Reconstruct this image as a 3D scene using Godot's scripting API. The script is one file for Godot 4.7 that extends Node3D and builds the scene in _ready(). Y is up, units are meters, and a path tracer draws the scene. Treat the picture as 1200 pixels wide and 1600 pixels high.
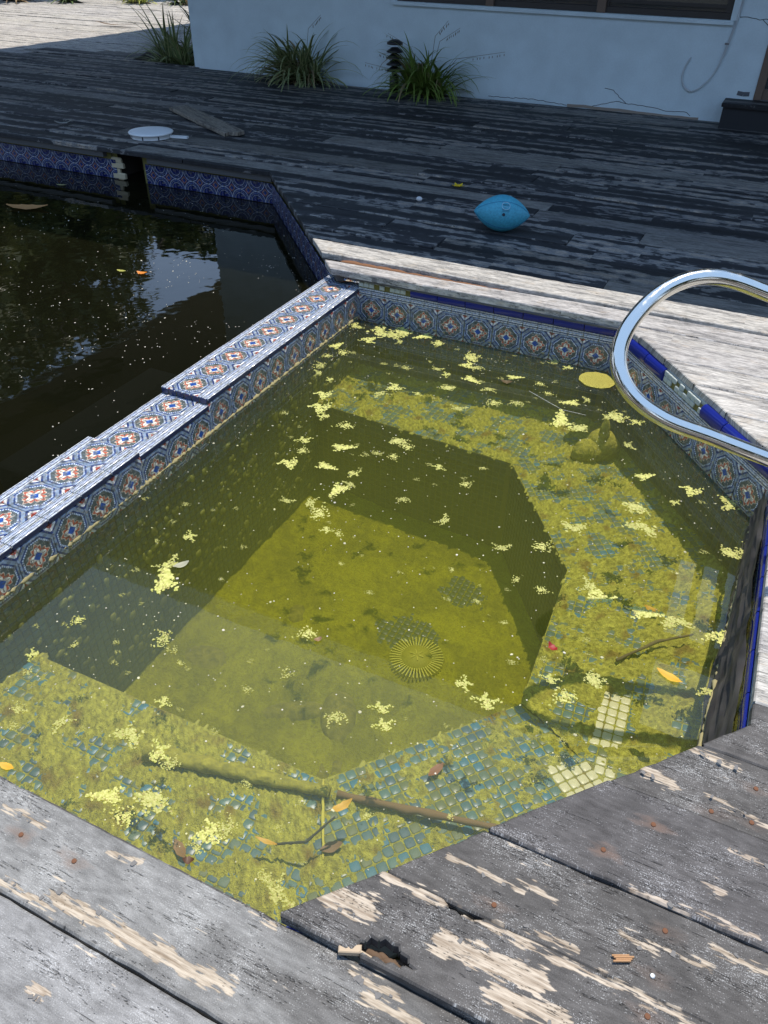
extends Node3D

# ---------------------------------------------------------------- helpers
var rng := RandomNumberGenerator.new()
var used := {}
var M := {}

func numbered(called: String) -> String:
	var n: int = used.get(called, 0)
	used[called] = n + 1
	return called if n == 0 else "%s_%03d" % [called, n]

func tag(o: Node, label := "", category := "", group := "", kind := "") -> Node:
	if label: o.set_meta("label", label)
	if category: o.set_meta("category", category)
	if group: o.set_meta("group", group)
	if kind: o.set_meta("kind", kind)
	return o

func base(called: String, at := Vector3.ZERO, turn := 0.0) -> Node3D:
	var o := Node3D.new()
	o.name = numbered(called)
	add_child(o, true)
	o.position = at
	o.rotation.y = turn
	return o

func put(called: String, mesh: Mesh, mat: Material, parent: Node = null, at := Transform3D()) -> MeshInstance3D:
	var o := MeshInstance3D.new()
	o.mesh = mesh
	o.material_override = mat
	o.transform = at
	if parent == null or parent == self:
		o.name = numbered(called)
		add_child(o, true)
	else:
		var taken: Dictionary = parent.get_meta("taken", {})
		var n: int = taken.get(called, 0)
		taken[called] = n + 1
		parent.set_meta("taken", taken)
		o.name = called if n == 0 else "%s_%03d" % [called, n]
		parent.add_child(o, true)
	return o

func lin(r: float, g: float, b: float, a := 1.0) -> Color:
	var c := Color(r, g, b).linear_to_srgb()
	c.a = a
	return c

func mat(r: float, g: float, b: float, rough := 0.8, metal := 0.0) -> StandardMaterial3D:
	var m := StandardMaterial3D.new()
	m.albedo_color = lin(r, g, b)
	m.roughness = rough
	m.metallic = metal
	return m

func begin(smooth := true) -> SurfaceTool:
	var st := SurfaceTool.new()
	st.begin(Mesh.PRIMITIVE_TRIANGLES)
	st.set_smooth_group(0 if smooth else -1)
	return st

func done(st: SurfaceTool) -> ArrayMesh:
	st.generate_normals()
	return st.commit()

# corners given counter-clockwise as seen from outside; Godot wants clockwise
func tri(st: SurfaceTool, a: Vector3, b: Vector3, c: Vector3, ua := Vector2.ZERO, ub := Vector2.ZERO, uc := Vector2.ZERO) -> void:
	st.set_uv(ua); st.add_vertex(a)
	st.set_uv(uc); st.add_vertex(c)
	st.set_uv(ub); st.add_vertex(b)

func quad(st: SurfaceTool, a: Vector3, b: Vector3, c: Vector3, d: Vector3, u := Rect2(0, 0, 1, 1)) -> void:
	var p := u.position
	var e := u.end
	tri(st, a, b, c, Vector2(p.x, e.y), Vector2(e.x, e.y), Vector2(e.x, p.y))
	tri(st, a, c, d, Vector2(p.x, e.y), Vector2(e.x, p.y), Vector2(p.x, p.y))

func box(st: SurfaceTool, lo: Vector3, hi: Vector3, t := Transform3D()) -> void:
	var p := []
	for k in 8:
		p.append(t * Vector3(hi.x if k & 1 else lo.x, hi.y if k & 2 else lo.y, hi.z if k & 4 else lo.z))
	quad(st, p[4], p[5], p[7], p[6])
	quad(st, p[1], p[0], p[2], p[3])
	quad(st, p[5], p[1], p[3], p[7])
	quad(st, p[0], p[4], p[6], p[2])
	quad(st, p[6], p[7], p[3], p[2])
	quad(st, p[0], p[1], p[5], p[4])

func box_mesh(lo: Vector3, hi: Vector3) -> ArrayMesh:
	var st := begin(false)
	box(st, lo, hi)
	return done(st)

# a box whose upper edges are chamfered
func soft_box(st: SurfaceTool, lo: Vector3, hi: Vector3, b: float, t := Transform3D()) -> void:
	var ring := func(inset: float, y: float) -> Array:
		return [t * Vector3(lo.x + inset, y, hi.z - inset), t * Vector3(hi.x - inset, y, hi.z - inset), t * Vector3(hi.x - inset, y, lo.z + inset), t * Vector3(lo.x + inset, y, lo.z + inset)]
	var r0: Array = ring.call(0.0, lo.y)
	var r1: Array = ring.call(0.0, hi.y - b)
	var r2: Array = ring.call(b, hi.y)
	for k in 4:
		var j := (k + 1) % 4
		quad(st, r0[k], r0[j], r1[j], r1[k])
		quad(st, r1[k], r1[j], r2[j], r2[k])
	quad(st, r2[0], r2[1], r2[2], r2[3])

func tube_into(st: SurfaceTool, pts: Array, radii: Array, sides := 10, caps := true) -> void:
	var n := pts.size()
	var rings := []
	var side := Vector3.ZERO
	for i in n:
		var a: Vector3 = pts[max(i - 1, 0)]
		var b: Vector3 = pts[min(i + 1, n - 1)]
		var d := (b - a).normalized()
		if side == Vector3.ZERO:
			side = d.cross(Vector3.UP if absf(d.y) < 0.9 else Vector3.RIGHT).normalized()
		side = (side - d * side.dot(d)).normalized()
		var other := d.cross(side)
		var r: float = radii[min(i, radii.size() - 1)]
		var ring := []
		for k in sides:
			var q := TAU * k / sides
			ring.append(pts[i] + (side * cos(q) + other * sin(q)) * r)
		rings.append(ring)
	for i in n - 1:
		for k in sides:
			var j := (k + 1) % sides
			quad(st, rings[i][k], rings[i][j], rings[i + 1][j], rings[i + 1][k], Rect2(float(k) / sides, float(i) / n, 1.0 / sides, 1.0 / n))
	if caps:
		for k in sides:
			var j := (k + 1) % sides
			tri(st, pts[0], rings[0][j], rings[0][k])
			tri(st, pts[n - 1], rings[n - 1][k], rings[n - 1][j])

func lathe(st: SurfaceTool, prof: Array, sides := 24, t := Transform3D()) -> void:
	# profile of Vector2(radius, height), bottom to top
	for i in prof.size() - 1:
		for k in sides:
			var q0 := TAU * k / sides
			var q1 := TAU * (k + 1) / sides
			var p: Vector2 = prof[i]
			var q: Vector2 = prof[i + 1]
			var a := t * Vector3(p.x * cos(q0), p.y, -p.x * sin(q0))
			var b := t * Vector3(p.x * cos(q1), p.y, -p.x * sin(q1))
			var c := t * Vector3(q.x * cos(q1), q.y, -q.x * sin(q1))
			var d := t * Vector3(q.x * cos(q0), q.y, -q.x * sin(q0))
			quad(st, a, b, c, d, Rect2(float(k) / sides, float(i) / prof.size(), 1.0 / sides, 1.0 / prof.size()))

func bumpy(st: SurfaceTool, c: Vector3, r: Vector3, amp: float, n: FastNoiseLite, rings := 10, sides := 16, upper := false) -> void:
	var f := func(i: int, k: int) -> Vector3:
		var th := (PI * 0.55 if upper else PI) * i / rings
		var ph := TAU * (k % sides) / sides
		var d := Vector3(sin(th) * cos(ph), cos(th), -sin(th) * sin(ph))
		return c + d * r * (1.0 + amp * n.get_noise_3dv((d * r + c) * 100.0))
	for i in rings:
		for k in sides:
			quad(st, f.call(i + 1, k), f.call(i + 1, k + 1), f.call(i, k + 1), f.call(i, k))

func noise(s: int, freq: float, oct := 3, kind := FastNoiseLite.TYPE_SIMPLEX_SMOOTH) -> FastNoiseLite:
	var n := FastNoiseLite.new()
	n.seed = s
	n.frequency = freq
	n.noise_type = kind
	n.fractal_type = FastNoiseLite.FRACTAL_FBM if oct > 1 else FastNoiseLite.FRACTAL_NONE
	n.fractal_octaves = oct
	return n

func layer(s: int, w: int, h: int, freq: float, stretch := 1, oct := 3, seamless := false) -> PackedByteArray:
	var n := noise(s, freq, oct)
	var im: Image = n.get_seamless_image(maxi(w / stretch, 4), h) if seamless else n.get_image(maxi(w / stretch, 4), h)
	if stretch > 1:
		im.resize(w, h, Image.INTERPOLATE_CUBIC)
	im.convert(Image.FORMAT_L8)
	return im.get_data()

func tex_of(w: int, h: int, bytes: PackedByteArray) -> ImageTexture:
	return ImageTexture.create_from_image(Image.create_from_data(w, h, false, Image.FORMAT_RGB8, bytes))

func cap_dist(p: Vector2, a: Vector2, b: Vector2) -> float:
	var d := b - a
	var t := clampf((p - a).dot(d) / maxf(d.length_squared(), 1e-9), 0, 1)
	return p.distance_to(a + d * t)

# ---------------------------------------------------------------- weathered, painted boards
const NX0 := -1.35
const NZ0 := -1.65
const NW := 2.1
const NH := 1.5
# bare streaks, each: x0, z0, x1, z1, half width
const PEEL := [-0.923, -0.420, -0.506, -0.433, 0.015, -1.048, -0.395, -0.904, -0.400, 0.007, -0.743, -0.614, -0.486, -0.570, 0.005, -0.881, -0.551, -0.820, -0.555, 0.007, -0.840, -0.270, -0.809, -0.272, 0.009, -1.175, -0.522, -1.060, -0.533, 0.005, -0.327, -0.746, 0.297, -0.747, 0.009, -0.169, -0.675, 0.022, -0.690, 0.023, -0.047, -0.633, 0.075, -0.645, 0.019, 0.150, -0.845, 0.206, -0.845, 0.009, 0.313, -0.897, 0.413, -0.894, 0.008, 0.144, -0.941, 0.391, -0.955, 0.003, 0.234, -0.859, 0.318, -0.855, 0.005, -0.411, -0.658, -0.326, -0.669, 0.026, 0.091, -1.249, 0.179, -1.236, 0.015, 0.209, -1.353, 0.312, -1.353, 0.010, -0.065, -0.862, 0.012, -0.855, 0.007, -0.223, -0.846, -0.059, -0.842, 0.005, -0.306, -0.560, -0.208, -0.563, 0.008, -0.265, -0.532, -0.156, -0.538, 0.011, 0.324, -1.117, 0.399, -1.117, 0.004, 0.260, -1.243, 0.392, -1.219, 0.004, -0.030, -0.771, 0.071, -0.780, 0.005, 0.280, -1.021, 0.313, -1.011, 0.010]
const NAILS := [-1.088, -0.491, -0.941, -0.496, 0.074, -0.999, 0.161, -1.106, 0.361, -1.307, 0.359, -1.212, 0.274, -1.201, 0.223, -0.889, 0.215, -0.794, -0.100, -0.789, 0.218, -0.718]

func srgb8(v: float) -> int:
	v = clampf(v, 0.0, 1.0)
	return int(255.0 * (v * 12.92 if v < 0.0031308 else 1.055 * pow(v, 1.0 / 2.4) - 0.055))

var to8 := PackedByteArray()
func table() -> void:
	to8.resize(1025)
	for i in 1025:
		to8[i] = srgb8(i / 1024.0)

# what: 0 the boards round the near end of the spa, 1 the dark boards further on, 2 the bleached boards
func wood(what: int, w: int, h: int) -> StandardMaterial3D:
	var fib := layer(11 + what, w, h, 0.13, 24, 3)
	var fine := layer(21 + what, w, h, 0.42, 10, 2)
	var low := layer(31 + what, w, h, 0.012 if what != 1 else 0.0065, 5 if what != 1 else 16, 4)
	var mid := layer(41 + what, w, h, 0.05 if what else 0.05, 3, 4)
	var rag := layer(81 + what, w, h, 0.11, 9, 3)
	var lines := layer(71 + what, w, h, 0.07, 48, 2)
	var spk := layer(51 + what, w, h, 0.33, 1, 3)
	var brd := layer(61 + what, w, h, 0.006, 1, 4)
	var mask := PackedFloat32Array()
	var rust := PackedFloat32Array()
	mask.resize(w * h)
	rust.resize(w * h)
	if what == 0:
		for k in range(0, PEEL.size(), 5):
			var a := Vector2((PEEL[k] - NX0) / NW * w, (PEEL[k + 1] - NZ0) / NH * h)
			var b := Vector2((PEEL[k + 2] - NX0) / NW * w, (PEEL[k + 3] - NZ0) / NH * h)
			var r: float = PEEL[k + 4] / NW * w
			for y in range(maxi(0, int(minf(a.y, b.y) - r * 2)), mini(h, int(maxf(a.y, b.y) + r * 2))):
				for x in range(maxi(0, int(minf(a.x, b.x) - r * 2)), mini(w, int(maxf(a.x, b.x) + r * 2))):
					var i := y * w + x
					var d := cap_dist(Vector2(x, y), a, b)
					var q := (r - d) / 10.0 + (rag[i] - 128) / 85.0 + (mid[i] - 128) / 105.0
					mask[i] = maxf(mask[i], q)
		for k in range(0, NAILS.size(), 2):
			var a := Vector2((NAILS[k] - NX0) / NW * w, (NAILS[k + 1] - NZ0) / NH * h)
			for y in range(maxi(0, int(a.y) - 24), mini(h, int(a.y) + 24)):
				for x in range(maxi(0, int(a.x) - 56), mini(w, int(a.x) + 56)):
					var i := y * w + x
					var d := Vector2((x - a.x) / 2.3, y - a.y).length()
					rust[i] = maxf(rust[i], clampf(1.0 - d / 20.0 + (mid[i] - 128) / 200.0, 0, 1) * (0.75 if k in [4, 0, 2, 6] else 0.35))
	var col := PackedByteArray()
	var hgt := PackedByteArray()
	col.resize(w * h * 3)
	hgt.resize(w * h)
	for y in h:
		var z := NZ0 + NH * y / h
		var lane := fposmod(float(y) / h * 4.0, 1.0)
		var edge := 4.0 * (lane - 0.5) * (lane - 0.5)  # 1 at the long edges of a board
		var lane_no := int(float(y) / h * 4.0)
		for x in w:
			var i := y * w + x
			var f := fib[i] / 255.0
			var g := fine[i] / 255.0
			var l := low[i] / 255.0
			var m := mid[i] / 255.0
			var s := spk[i] / 255.0
			var b := brd[i] / 255.0
			var r0 := 0.0
			var g0 := 0.0
			var b0 := 0.0
			var bare := 0.0
			var ht := 0.62 + 0.12 * (s - 0.5) + 0.06 * (g - 0.5)
			var crack := 0.0
			if what == 0:
				var left := z > -0.577
				var dark := clampf((NX0 + NW * x / w + 0.62) * 2.2 + (l - 0.5), 0, 1) if left else 1.0
				var t := 0.78 + 0.45 * (m - 0.5) + 0.4 * (b - 0.5) + 0.55 * (s - 0.5)
				r0 = lerpf(0.30, 0.128, dark) * t
				g0 = lerpf(0.30, 0.123, dark) * t
				b0 = lerpf(0.298, 0.120, dark) * t
				var grain := 1.0 + 0.30 * (g - 0.5) + 0.22 * (f - 0.5)
				r0 *= grain; g0 *= grain; b0 *= grain
				# worn white specks and thin scratches where the primer shows through
				var dens := 0.26 * (b - 0.5) + 0.20 * (l - 0.5) + (-0.012 if left else -0.005)
				var fl := clampf((0.62 * s + 0.38 * g + dens - 0.66) * 14.0, 0, 1) * 0.85
				fl = maxf(fl, clampf((g + 0.25 * (s - 0.5) + dens * 1.3 - 0.83) * 9.0, 0, 1) * 0.75)
				r0 = lerpf(r0, 0.50, fl); g0 = lerpf(g0, 0.51, fl); b0 = lerpf(b0, 0.51, fl)
				ht -= 0.05 * fl
				bare = clampf(mask[i] * 3.0, 0, 1)
				var own := (l - 0.5) * 1.1 + (f - 0.5) * 1.1 + (m - 0.5) * 0.7 + (b - 0.5) * 0.5
				bare = maxf(bare, clampf((own - 0.80) * 26.0, 0, 1))
				crack = clampf(1.0 - absf(f - 0.5 + (m - 0.5) * 0.2) / 0.02, 0, 1) * clampf((l - 0.56) * 12.0, 0, 1)
				crack = maxf(crack, clampf(1.0 - absf(lines[i] / 255.0 - 0.5 + (m - 0.5) * 0.05) / 0.010, 0, 1) * clampf((b - 0.44) * 9.0, 0, 1) * 0.9)
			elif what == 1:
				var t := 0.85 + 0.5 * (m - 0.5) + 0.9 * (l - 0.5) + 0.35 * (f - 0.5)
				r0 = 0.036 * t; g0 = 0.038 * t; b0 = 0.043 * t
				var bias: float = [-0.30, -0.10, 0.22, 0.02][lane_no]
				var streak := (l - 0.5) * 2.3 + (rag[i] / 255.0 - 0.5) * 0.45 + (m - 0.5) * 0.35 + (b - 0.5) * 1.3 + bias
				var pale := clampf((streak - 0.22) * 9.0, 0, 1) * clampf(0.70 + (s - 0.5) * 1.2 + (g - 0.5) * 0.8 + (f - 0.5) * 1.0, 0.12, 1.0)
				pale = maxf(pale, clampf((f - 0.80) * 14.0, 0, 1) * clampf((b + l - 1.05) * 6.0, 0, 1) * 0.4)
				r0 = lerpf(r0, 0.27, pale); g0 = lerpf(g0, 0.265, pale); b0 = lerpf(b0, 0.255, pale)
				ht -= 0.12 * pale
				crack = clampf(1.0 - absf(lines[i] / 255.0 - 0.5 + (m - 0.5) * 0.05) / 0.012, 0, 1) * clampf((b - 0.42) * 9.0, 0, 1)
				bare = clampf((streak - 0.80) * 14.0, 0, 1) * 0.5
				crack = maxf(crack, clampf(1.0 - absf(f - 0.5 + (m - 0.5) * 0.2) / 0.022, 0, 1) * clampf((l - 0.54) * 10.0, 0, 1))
			else:
				var t := 0.75 + 0.5 * (m - 0.5) + 0.9 * (f - 0.5) + 0.4 * (g - 0.5)
				r0 = 0.60 * t; g0 = 0.58 * t; b0 = 0.545 * t
				var dk := clampf(((l - 0.5) * 1.5 + (f - 0.5) * 1.4 + (s - 0.5) * 0.5 - 0.16) * 5.0, 0, 1) * 0.8
				r0 = lerpf(r0, 0.13, dk); g0 = lerpf(g0, 0.13, dk); b0 = lerpf(b0, 0.135, dk)
				bare = clampf(((b - 0.5) * 1.4 + (f - 0.5) * 1.2 - 0.50) * 12.0, 0, 1) * 0.6
				ht += 0.25 * (f - 0.5) - 0.1 * dk
				crack = clampf(1.0 - absf(f - 0.48 + (m - 0.5) * 0.15) / 0.02, 0, 1) * clampf((l - 0.5) * 9.0, 0, 1)
				crack = maxf(crack, clampf(1.0 - absf(lines[i] / 255.0 - 0.5 + (m - 0.5) * 0.05) / 0.016, 0, 1) * clampf((b - 0.40) * 9.0, 0, 1))
			if bare > 0.0:
				var t := clampf(0.55 + 1.3 * (f - 0.5) + 0.7 * (g - 0.5) + 0.3 * (m - 0.5), 0.1, 1.0)
				t = clampf(t + 0.9 * (rag[i] / 255.0 - 0.5) * (g - 0.2), 0.0, 1.0)
				r0 = lerpf(r0, lerpf(0.22, 0.57, t), bare)
				g0 = lerpf(g0, lerpf(0.165, 0.495, t), bare)
				b0 = lerpf(b0, lerpf(0.115, 0.40, t), bare)
				ht = lerpf(ht, 0.34 + 0.30 * (f - 0.5) + 0.15 * (g - 0.5), bare)
			if crack > 0.0:
				r0 *= 1.0 - 0.9 * crack; g0 *= 1.0 - 0.9 * crack; b0 *= 1.0 - 0.9 * crack
				ht -= 0.5 * crack
			var ru := rust[i]
			if ru > 0.0:
				r0 = lerpf(r0, 0.20, ru * 0.8); g0 = lerpf(g0, 0.13, ru * 0.8); b0 = lerpf(b0, 0.095, ru * 0.8)
			col[i * 3] = to8[int(clampf(r0, 0, 1) * 1024)]
			col[i * 3 + 1] = to8[int(clampf(g0, 0, 1) * 1024)]
			col[i * 3 + 2] = to8[int(clampf(b0, 0, 1) * 1024)]
			hgt[i] = int(clampf(ht, 0, 1) * 255)
	var im := StandardMaterial3D.new()
	im.albedo_texture = tex_of(w, h, col)
	im.roughness = [0.8, 0.62, 0.7][what]
	im.metallic_specular = 0.4
	im.heightmap_enabled = true
	im.heightmap_texture = ImageTexture.create_from_image(Image.create_from_data(w, h, false, Image.FORMAT_L8, hgt))
	im.heightmap_scale = 0.4 if what == 0 else 0.3
	im.vertex_color_use_as_albedo = true
	return im

# ---------------------------------------------------------------- glazed tiles
func tile_texture(kind: int, wear := 0) -> ImageTexture:
	var n := 256
	var n1 := noise(5 + kind + wear * 13, 0.022, 4)
	var n2 := noise(305 + kind + wear * 7, 0.11, 3)
	var by := PackedByteArray()
	by.resize(n * n * 3)
	for y in n:
		for x in n:
			var u := (x + 0.5) / n * 2 - 1
			var v := (y + 0.5) / n * 2 - 1
			var au := absf(u)
			var av := absf(v)
			var r := sqrt(u * u + v * v)
			var a := atan2(v, u)
			var oc := maxf(maxf(au, av), (au + av) * 0.715)
			var c := Color(0.70, 0.72, 0.73)
			if kind == 0:
				var pet := 0.545 + 0.085 * cos(4 * a) + 0.06 * cos(12 * a)
				if oc > 0.90:
					c = Color(0.50, 0.57, 0.66)
					if (au + av) > 1.5: c = Color(0.17, 0.24, 0.44)
					if (au + av) > 1.66: c = Color(0.84, 0.85, 0.85)
					if (au + av) > 1.84: c = Color(0.66, 0.27, 0.20)
				elif oc > 0.82: c = Color(0.17, 0.25, 0.46)
				elif oc > 0.74: c = Color(0.80, 0.86, 0.92) if fposmod(a * 22.0 / PI, 1.0) > 0.42 else Color(0.24, 0.33, 0.54)
				elif r < pet:
					c = Color(0.70, 0.34, 0.25)
					if r > pet - 0.05: c = Color(0.80, 0.76, 0.68)
					if r < 0.36 + 0.12 * cos(4 * a): c = Color(0.90, 0.88, 0.82)
					if absf(sin(4 * a)) < 0.22 and r > 0.20 and r < 0.44: c = Color(0.34, 0.31, 0.32)
					if au + av < 0.25: c = Color(0.13, 0.31, 0.62)
				else: c = Color(0.31, 0.35, 0.36)
			elif kind == 1:
				c = Color(0.10, 0.16, 0.46)
				for cx in [-1.0, 1.0]:
					for cy in [-1.0, 1.0]:
						var d := Vector2(u - cx, v - cy).length()
						if absf(d - 0.98) < 0.045 or absf(d - 0.62) < 0.035 : c = Color(0.72, 0.76, 0.84)
						if absf(d - 0.80) < 0.03: c = Color(0.42, 0.52, 0.72)
				if au + av < 0.40: c = Color(0.72, 0.48, 0.36)
				if au + av < 0.26: c = Color(0.12, 0.24, 0.58)
			else:
				var q := (v + 1) * 0.5
				c = Color(0.80, 0.83, 0.86)
				if q > 0.16 and q < 0.32: c = Color(0.25, 0.32, 0.48)
				if q > 0.42 and q < 0.52: c = Color(0.40, 0.52, 0.76)
				if q > 0.68 and q < 0.84: c = Color(0.22, 0.29, 0.46)
			var k := (0.78 if kind == 1 else 1.0) * (1.0 + 0.22 * n1.get_noise_2d(x, y))
			var dirt := clampf((n1.get_noise_2d(x + 400, y) + 0.5 * n2.get_noise_2d(x, y) - 0.12) * 4.0, 0, 1) * 0.55
			var worn := clampf((n1.get_noise_2d(x, y + 700) + 0.7 * n2.get_noise_2d(x + 99, y) - 0.24) * 6.0, 0, 1) * 0.75
			c = c.lerp(Color(0.66, 0.64, 0.60), worn).lerp(Color(0.27, 0.27, 0.25), dirt)
			var i := (y * n + x) * 3
			by[i] = int(clampf(c.r * k, 0, 1) * 255)
			by[i + 1] = int(clampf(c.g * k, 0, 1) * 255)
			by[i + 2] = int(clampf(c.b * k, 0, 1) * 255)
	return tex_of(n, n, by)

func glazed(t: Texture2D, tint := Color.WHITE, rough := 0.16) -> StandardMaterial3D:
	var m := StandardMaterial3D.new()
	m.albedo_texture = t
	m.albedo_color = tint
	m.roughness = rough
	m.metallic_specular = 0.6
	var nt := NoiseTexture2D.new()
	nt.noise = noise(77, 0.02, 3)
	nt.width = 128; nt.height = 128
	nt.seamless = true
	nt.as_normal_map = true
	nt.bump_strength = 1.2
	m.normal_enabled = true
	m.normal_texture = nt
	m.normal_scale = 0.22
	return m

# a glazed tile lying in the x-y plane of its own frame, face towards +z, w wide and h high, thickness d, edges rounded off
func tile_mesh(w: float, h: float, d: float, b := 0.003) -> ArrayMesh:
	var st := begin(true)
	var ring := func(inset: float, z: float) -> Array:
		var x := w / 2 - inset
		var y := h / 2 - inset
		return [Vector3(-x, -y, z), Vector3(x, -y, z), Vector3(x, y, z), Vector3(-x, y, z)]
	var uv := func(p: Vector3) -> Vector2:
		return Vector2(p.x / w + 0.5, 0.5 - p.y / h)
	var rs := [ring.call(0.0, -d), ring.call(0.0, -b), ring.call(b * 0.35, -b * 0.3), ring.call(b, 0.0)]
	for i in 3:
		for k in 4:
			var j := (k + 1) % 4
			var p: Vector3 = rs[i][k]; var q: Vector3 = rs[i][j]; var r: Vector3 = rs[i + 1][j]; var s: Vector3 = rs[i + 1][k]
			tri(st, p, q, r, uv.call(p), uv.call(q), uv.call(r))
			tri(st, p, r, s, uv.call(p), uv.call(r), uv.call(s))
	st.set_smooth_group(-1)
	var t: Array = rs[3]
	tri(st, t[0], t[1], t[2], uv.call(t[0]), uv.call(t[1]), uv.call(t[2]))
	tri(st, t[0], t[2], t[3], uv.call(t[0]), uv.call(t[2]), uv.call(t[3]))
	st.generate_normals()
	st.generate_tangents()
	return st.commit()

# frame for a tile: centre, the way its face looks, and the way its +x runs
func frame(c: Vector3, face: Vector3, along: Vector3) -> Transform3D:
	var z := face.normalized()
	var x := (along - z * along.dot(z)).normalized()
	return Transform3D(Basis(x, z.cross(x), z), c)

# ---------------------------------------------------------------- boards
var board_count := 0
func signed_area(p: PackedVector2Array) -> float:
	var a := 0.0
	for i in p.size():
		var q := p[(i + 1) % p.size()]
		a += p[i].x * q.y - q.x * p[i].y
	return a / 2

var jag := FastNoiseLite.new()

# poly in (x, z); boards are extruded downwards from y; near ones get ragged edges
func board(called: String, poly: PackedVector2Array, y: float, thick: float, m: Material, parent: Node, how: int, step: float, rough: float, tone: Color, tilt := 0.0) -> void:
	if signed_area(poly) > 0:
		poly.reverse()  # now counter-clockwise seen from above (x right, z towards the viewer)
	var pts := PackedVector2Array()
	for i in poly.size():
		var a := poly[i]
		var b := poly[(i + 1) % poly.size()]
		var n := maxi(1, int(a.distance_to(b) / step)) if step > 0 else 1
		var side := (b - a).normalized().orthogonal()
		for k in n:
			var p := a.lerp(b, float(k) / n)
			if k > 0 or n > 1:
				var j := jag.get_noise_2d(p.x * 900 + y * 5000, p.y * 900)
				var j2 := jag.get_noise_2d(p.x * 90, p.y * 300 + 40)
				p += side * (j * rough * 0.5 + maxf(0, j2 - 0.25) * rough * 2.2) * (1.0 if k > 0 else 0.0)
			pts.append(p)
	var idx := Geometry2D.triangulate_polygon(pts)
	if idx.is_empty():
		pts = poly
		idx = Geometry2D.triangulate_polygon(pts)
		if idx.is_empty():
			print("board lost ", poly)
			return
	var lo := pts[0]
	var hi := pts[0]
	for p in pts:
		lo = lo.min(p)
		hi = hi.max(p)
	var lane := rng.randi() % 4
	var shift := rng.randf()
	var flip := 1.0 if rng.randf() < 0.5 else -1.0
	var zmid := (lo.y + hi.y) / 2
	var uv := func(p: Vector2) -> Vector2:
		if how == 0:
			return Vector2((p.x - NX0) / NW, (p.y - NZ0) / NH)
		return Vector2(p.x * flip / 2.0 + shift, (lane + clampf(0.5 + (p.y - zmid) * flip / maxf(0.199, hi.y - lo.y), 0.01, 0.99)) / 4.0)
	var st := begin(false)
	st.set_color(tone)
	var ins := Geometry2D.offset_polygon(pts, -0.003)
	var high := func(p: Vector2) -> float:
		return y + tilt * (p.y - zmid)
	for t in range(0, idx.size(), 3):
		var q := [pts[idx[t]], pts[idx[t + 1]], pts[idx[t + 2]]]
		var tr := []
		for p in q:
			tr.append(Vector3(p.x, high.call(p), p.y))
		if (tr[1] - tr[0]).cross(tr[2] - tr[0]).y < 0:
			tri(st, tr[0], tr[2], tr[1], uv.call(q[0]), uv.call(q[2]), uv.call(q[1]))
		else:
			tri(st, tr[0], tr[1], tr[2], uv.call(q[0]), uv.call(q[1]), uv.call(q[2]))
	var n := pts.size()
	for i in n:
		var a := pts[i]
		var b := pts[(i + 1) % n]
		var o := (b - a).normalized().orthogonal() * -1.0
		# outward is to the right of travel for a polygon that runs counter-clockwise as seen from above
		var out := Vector2(-(b - a).y, (b - a).x).normalized()
		var ya: float = high.call(a)
		var yb: float = high.call(b)
		var bev := 0.004
		var ao := a + out * bev
		var bo := b + out * bev
		var ua: Vector2 = uv.call(a)
		var ub: Vector2 = uv.call(b)
		var dv := Vector2(0, 0.012)
		var p0 := Vector3(a.x, ya, a.y); var p1 := Vector3(b.x, yb, b.y)
		var p2 := Vector3(ao.x, ya - bev, ao.y); var p3 := Vector3(bo.x, yb - bev, bo.y)
		var p4 := Vector3(ao.x, ya - thick, ao.y); var p5 := Vector3(bo.x, yb - thick, bo.y)
		st.set_color(tone)
		tri(st, p2, p3, p1, ua, ub, ub)
		tri(st, p2, p1, p0, ua, ub, ua)
		st.set_color(tone)
		tri(st, p4, p5, p3, ua + dv, ub + dv, ub)
		tri(st, p4, p3, p2, ua + dv, ub, ua)
	put(called, done(st), m, parent)
	board_count += 1

# ---------------------------------------------------------------- camera geometry (also used to leave out what lies far outside the view)
const EYE := Vector3(0, 1.6, 0)
var cam_basis := Basis(Vector3(0.9031, 0.0158, -0.4292), Vector3(-0.2717, 0.7948, -0.5426), Vector3(0.3326, 0.6066, 0.7221)).orthonormalized()

func near_view(p: Vector3, margin := 1.3) -> bool:
	var q := cam_basis.transposed() * (p - EYE)
	if q.z > -0.1:
		return false
	return absf(q.x / -q.z) < 0.5 * margin and absf(q.y / -q.z) < 0.667 * margin

func rect(x0: float, z0: float, x1: float, z1: float) -> PackedVector2Array:
	return PackedVector2Array([Vector2(x0, z0), Vector2(x1, z0), Vector2(x1, z1), Vector2(x0, z1)])

func poly(a: Array) -> PackedVector2Array:
	var p := PackedVector2Array()
	for k in range(0, a.size(), 2):
		p.append(Vector2(a[k], a[k + 1]))
	return p

func sheet(p: PackedVector2Array, y: float, uvs := 1.0) -> ArrayMesh:
	var st := begin(true)
	var idx := Geometry2D.triangulate_polygon(p)
	for t in range(0, idx.size(), 3):
		var q := [p[idx[t]], p[idx[t + 1]], p[idx[t + 2]]]
		var v := []
		for s in q:
			v.append(Vector3(s.x, y, s.y))
		if (v[1] - v[0]).cross(v[2] - v[0]).y < 0:
			tri(st, v[0], v[2], v[1], q[0] * uvs, q[2] * uvs, q[1] * uvs)
		else:
			tri(st, v[0], v[1], v[2], q[0] * uvs, q[1] * uvs, q[2] * uvs)
	st.generate_normals()
	st.generate_tangents()
	return st.commit()

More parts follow.
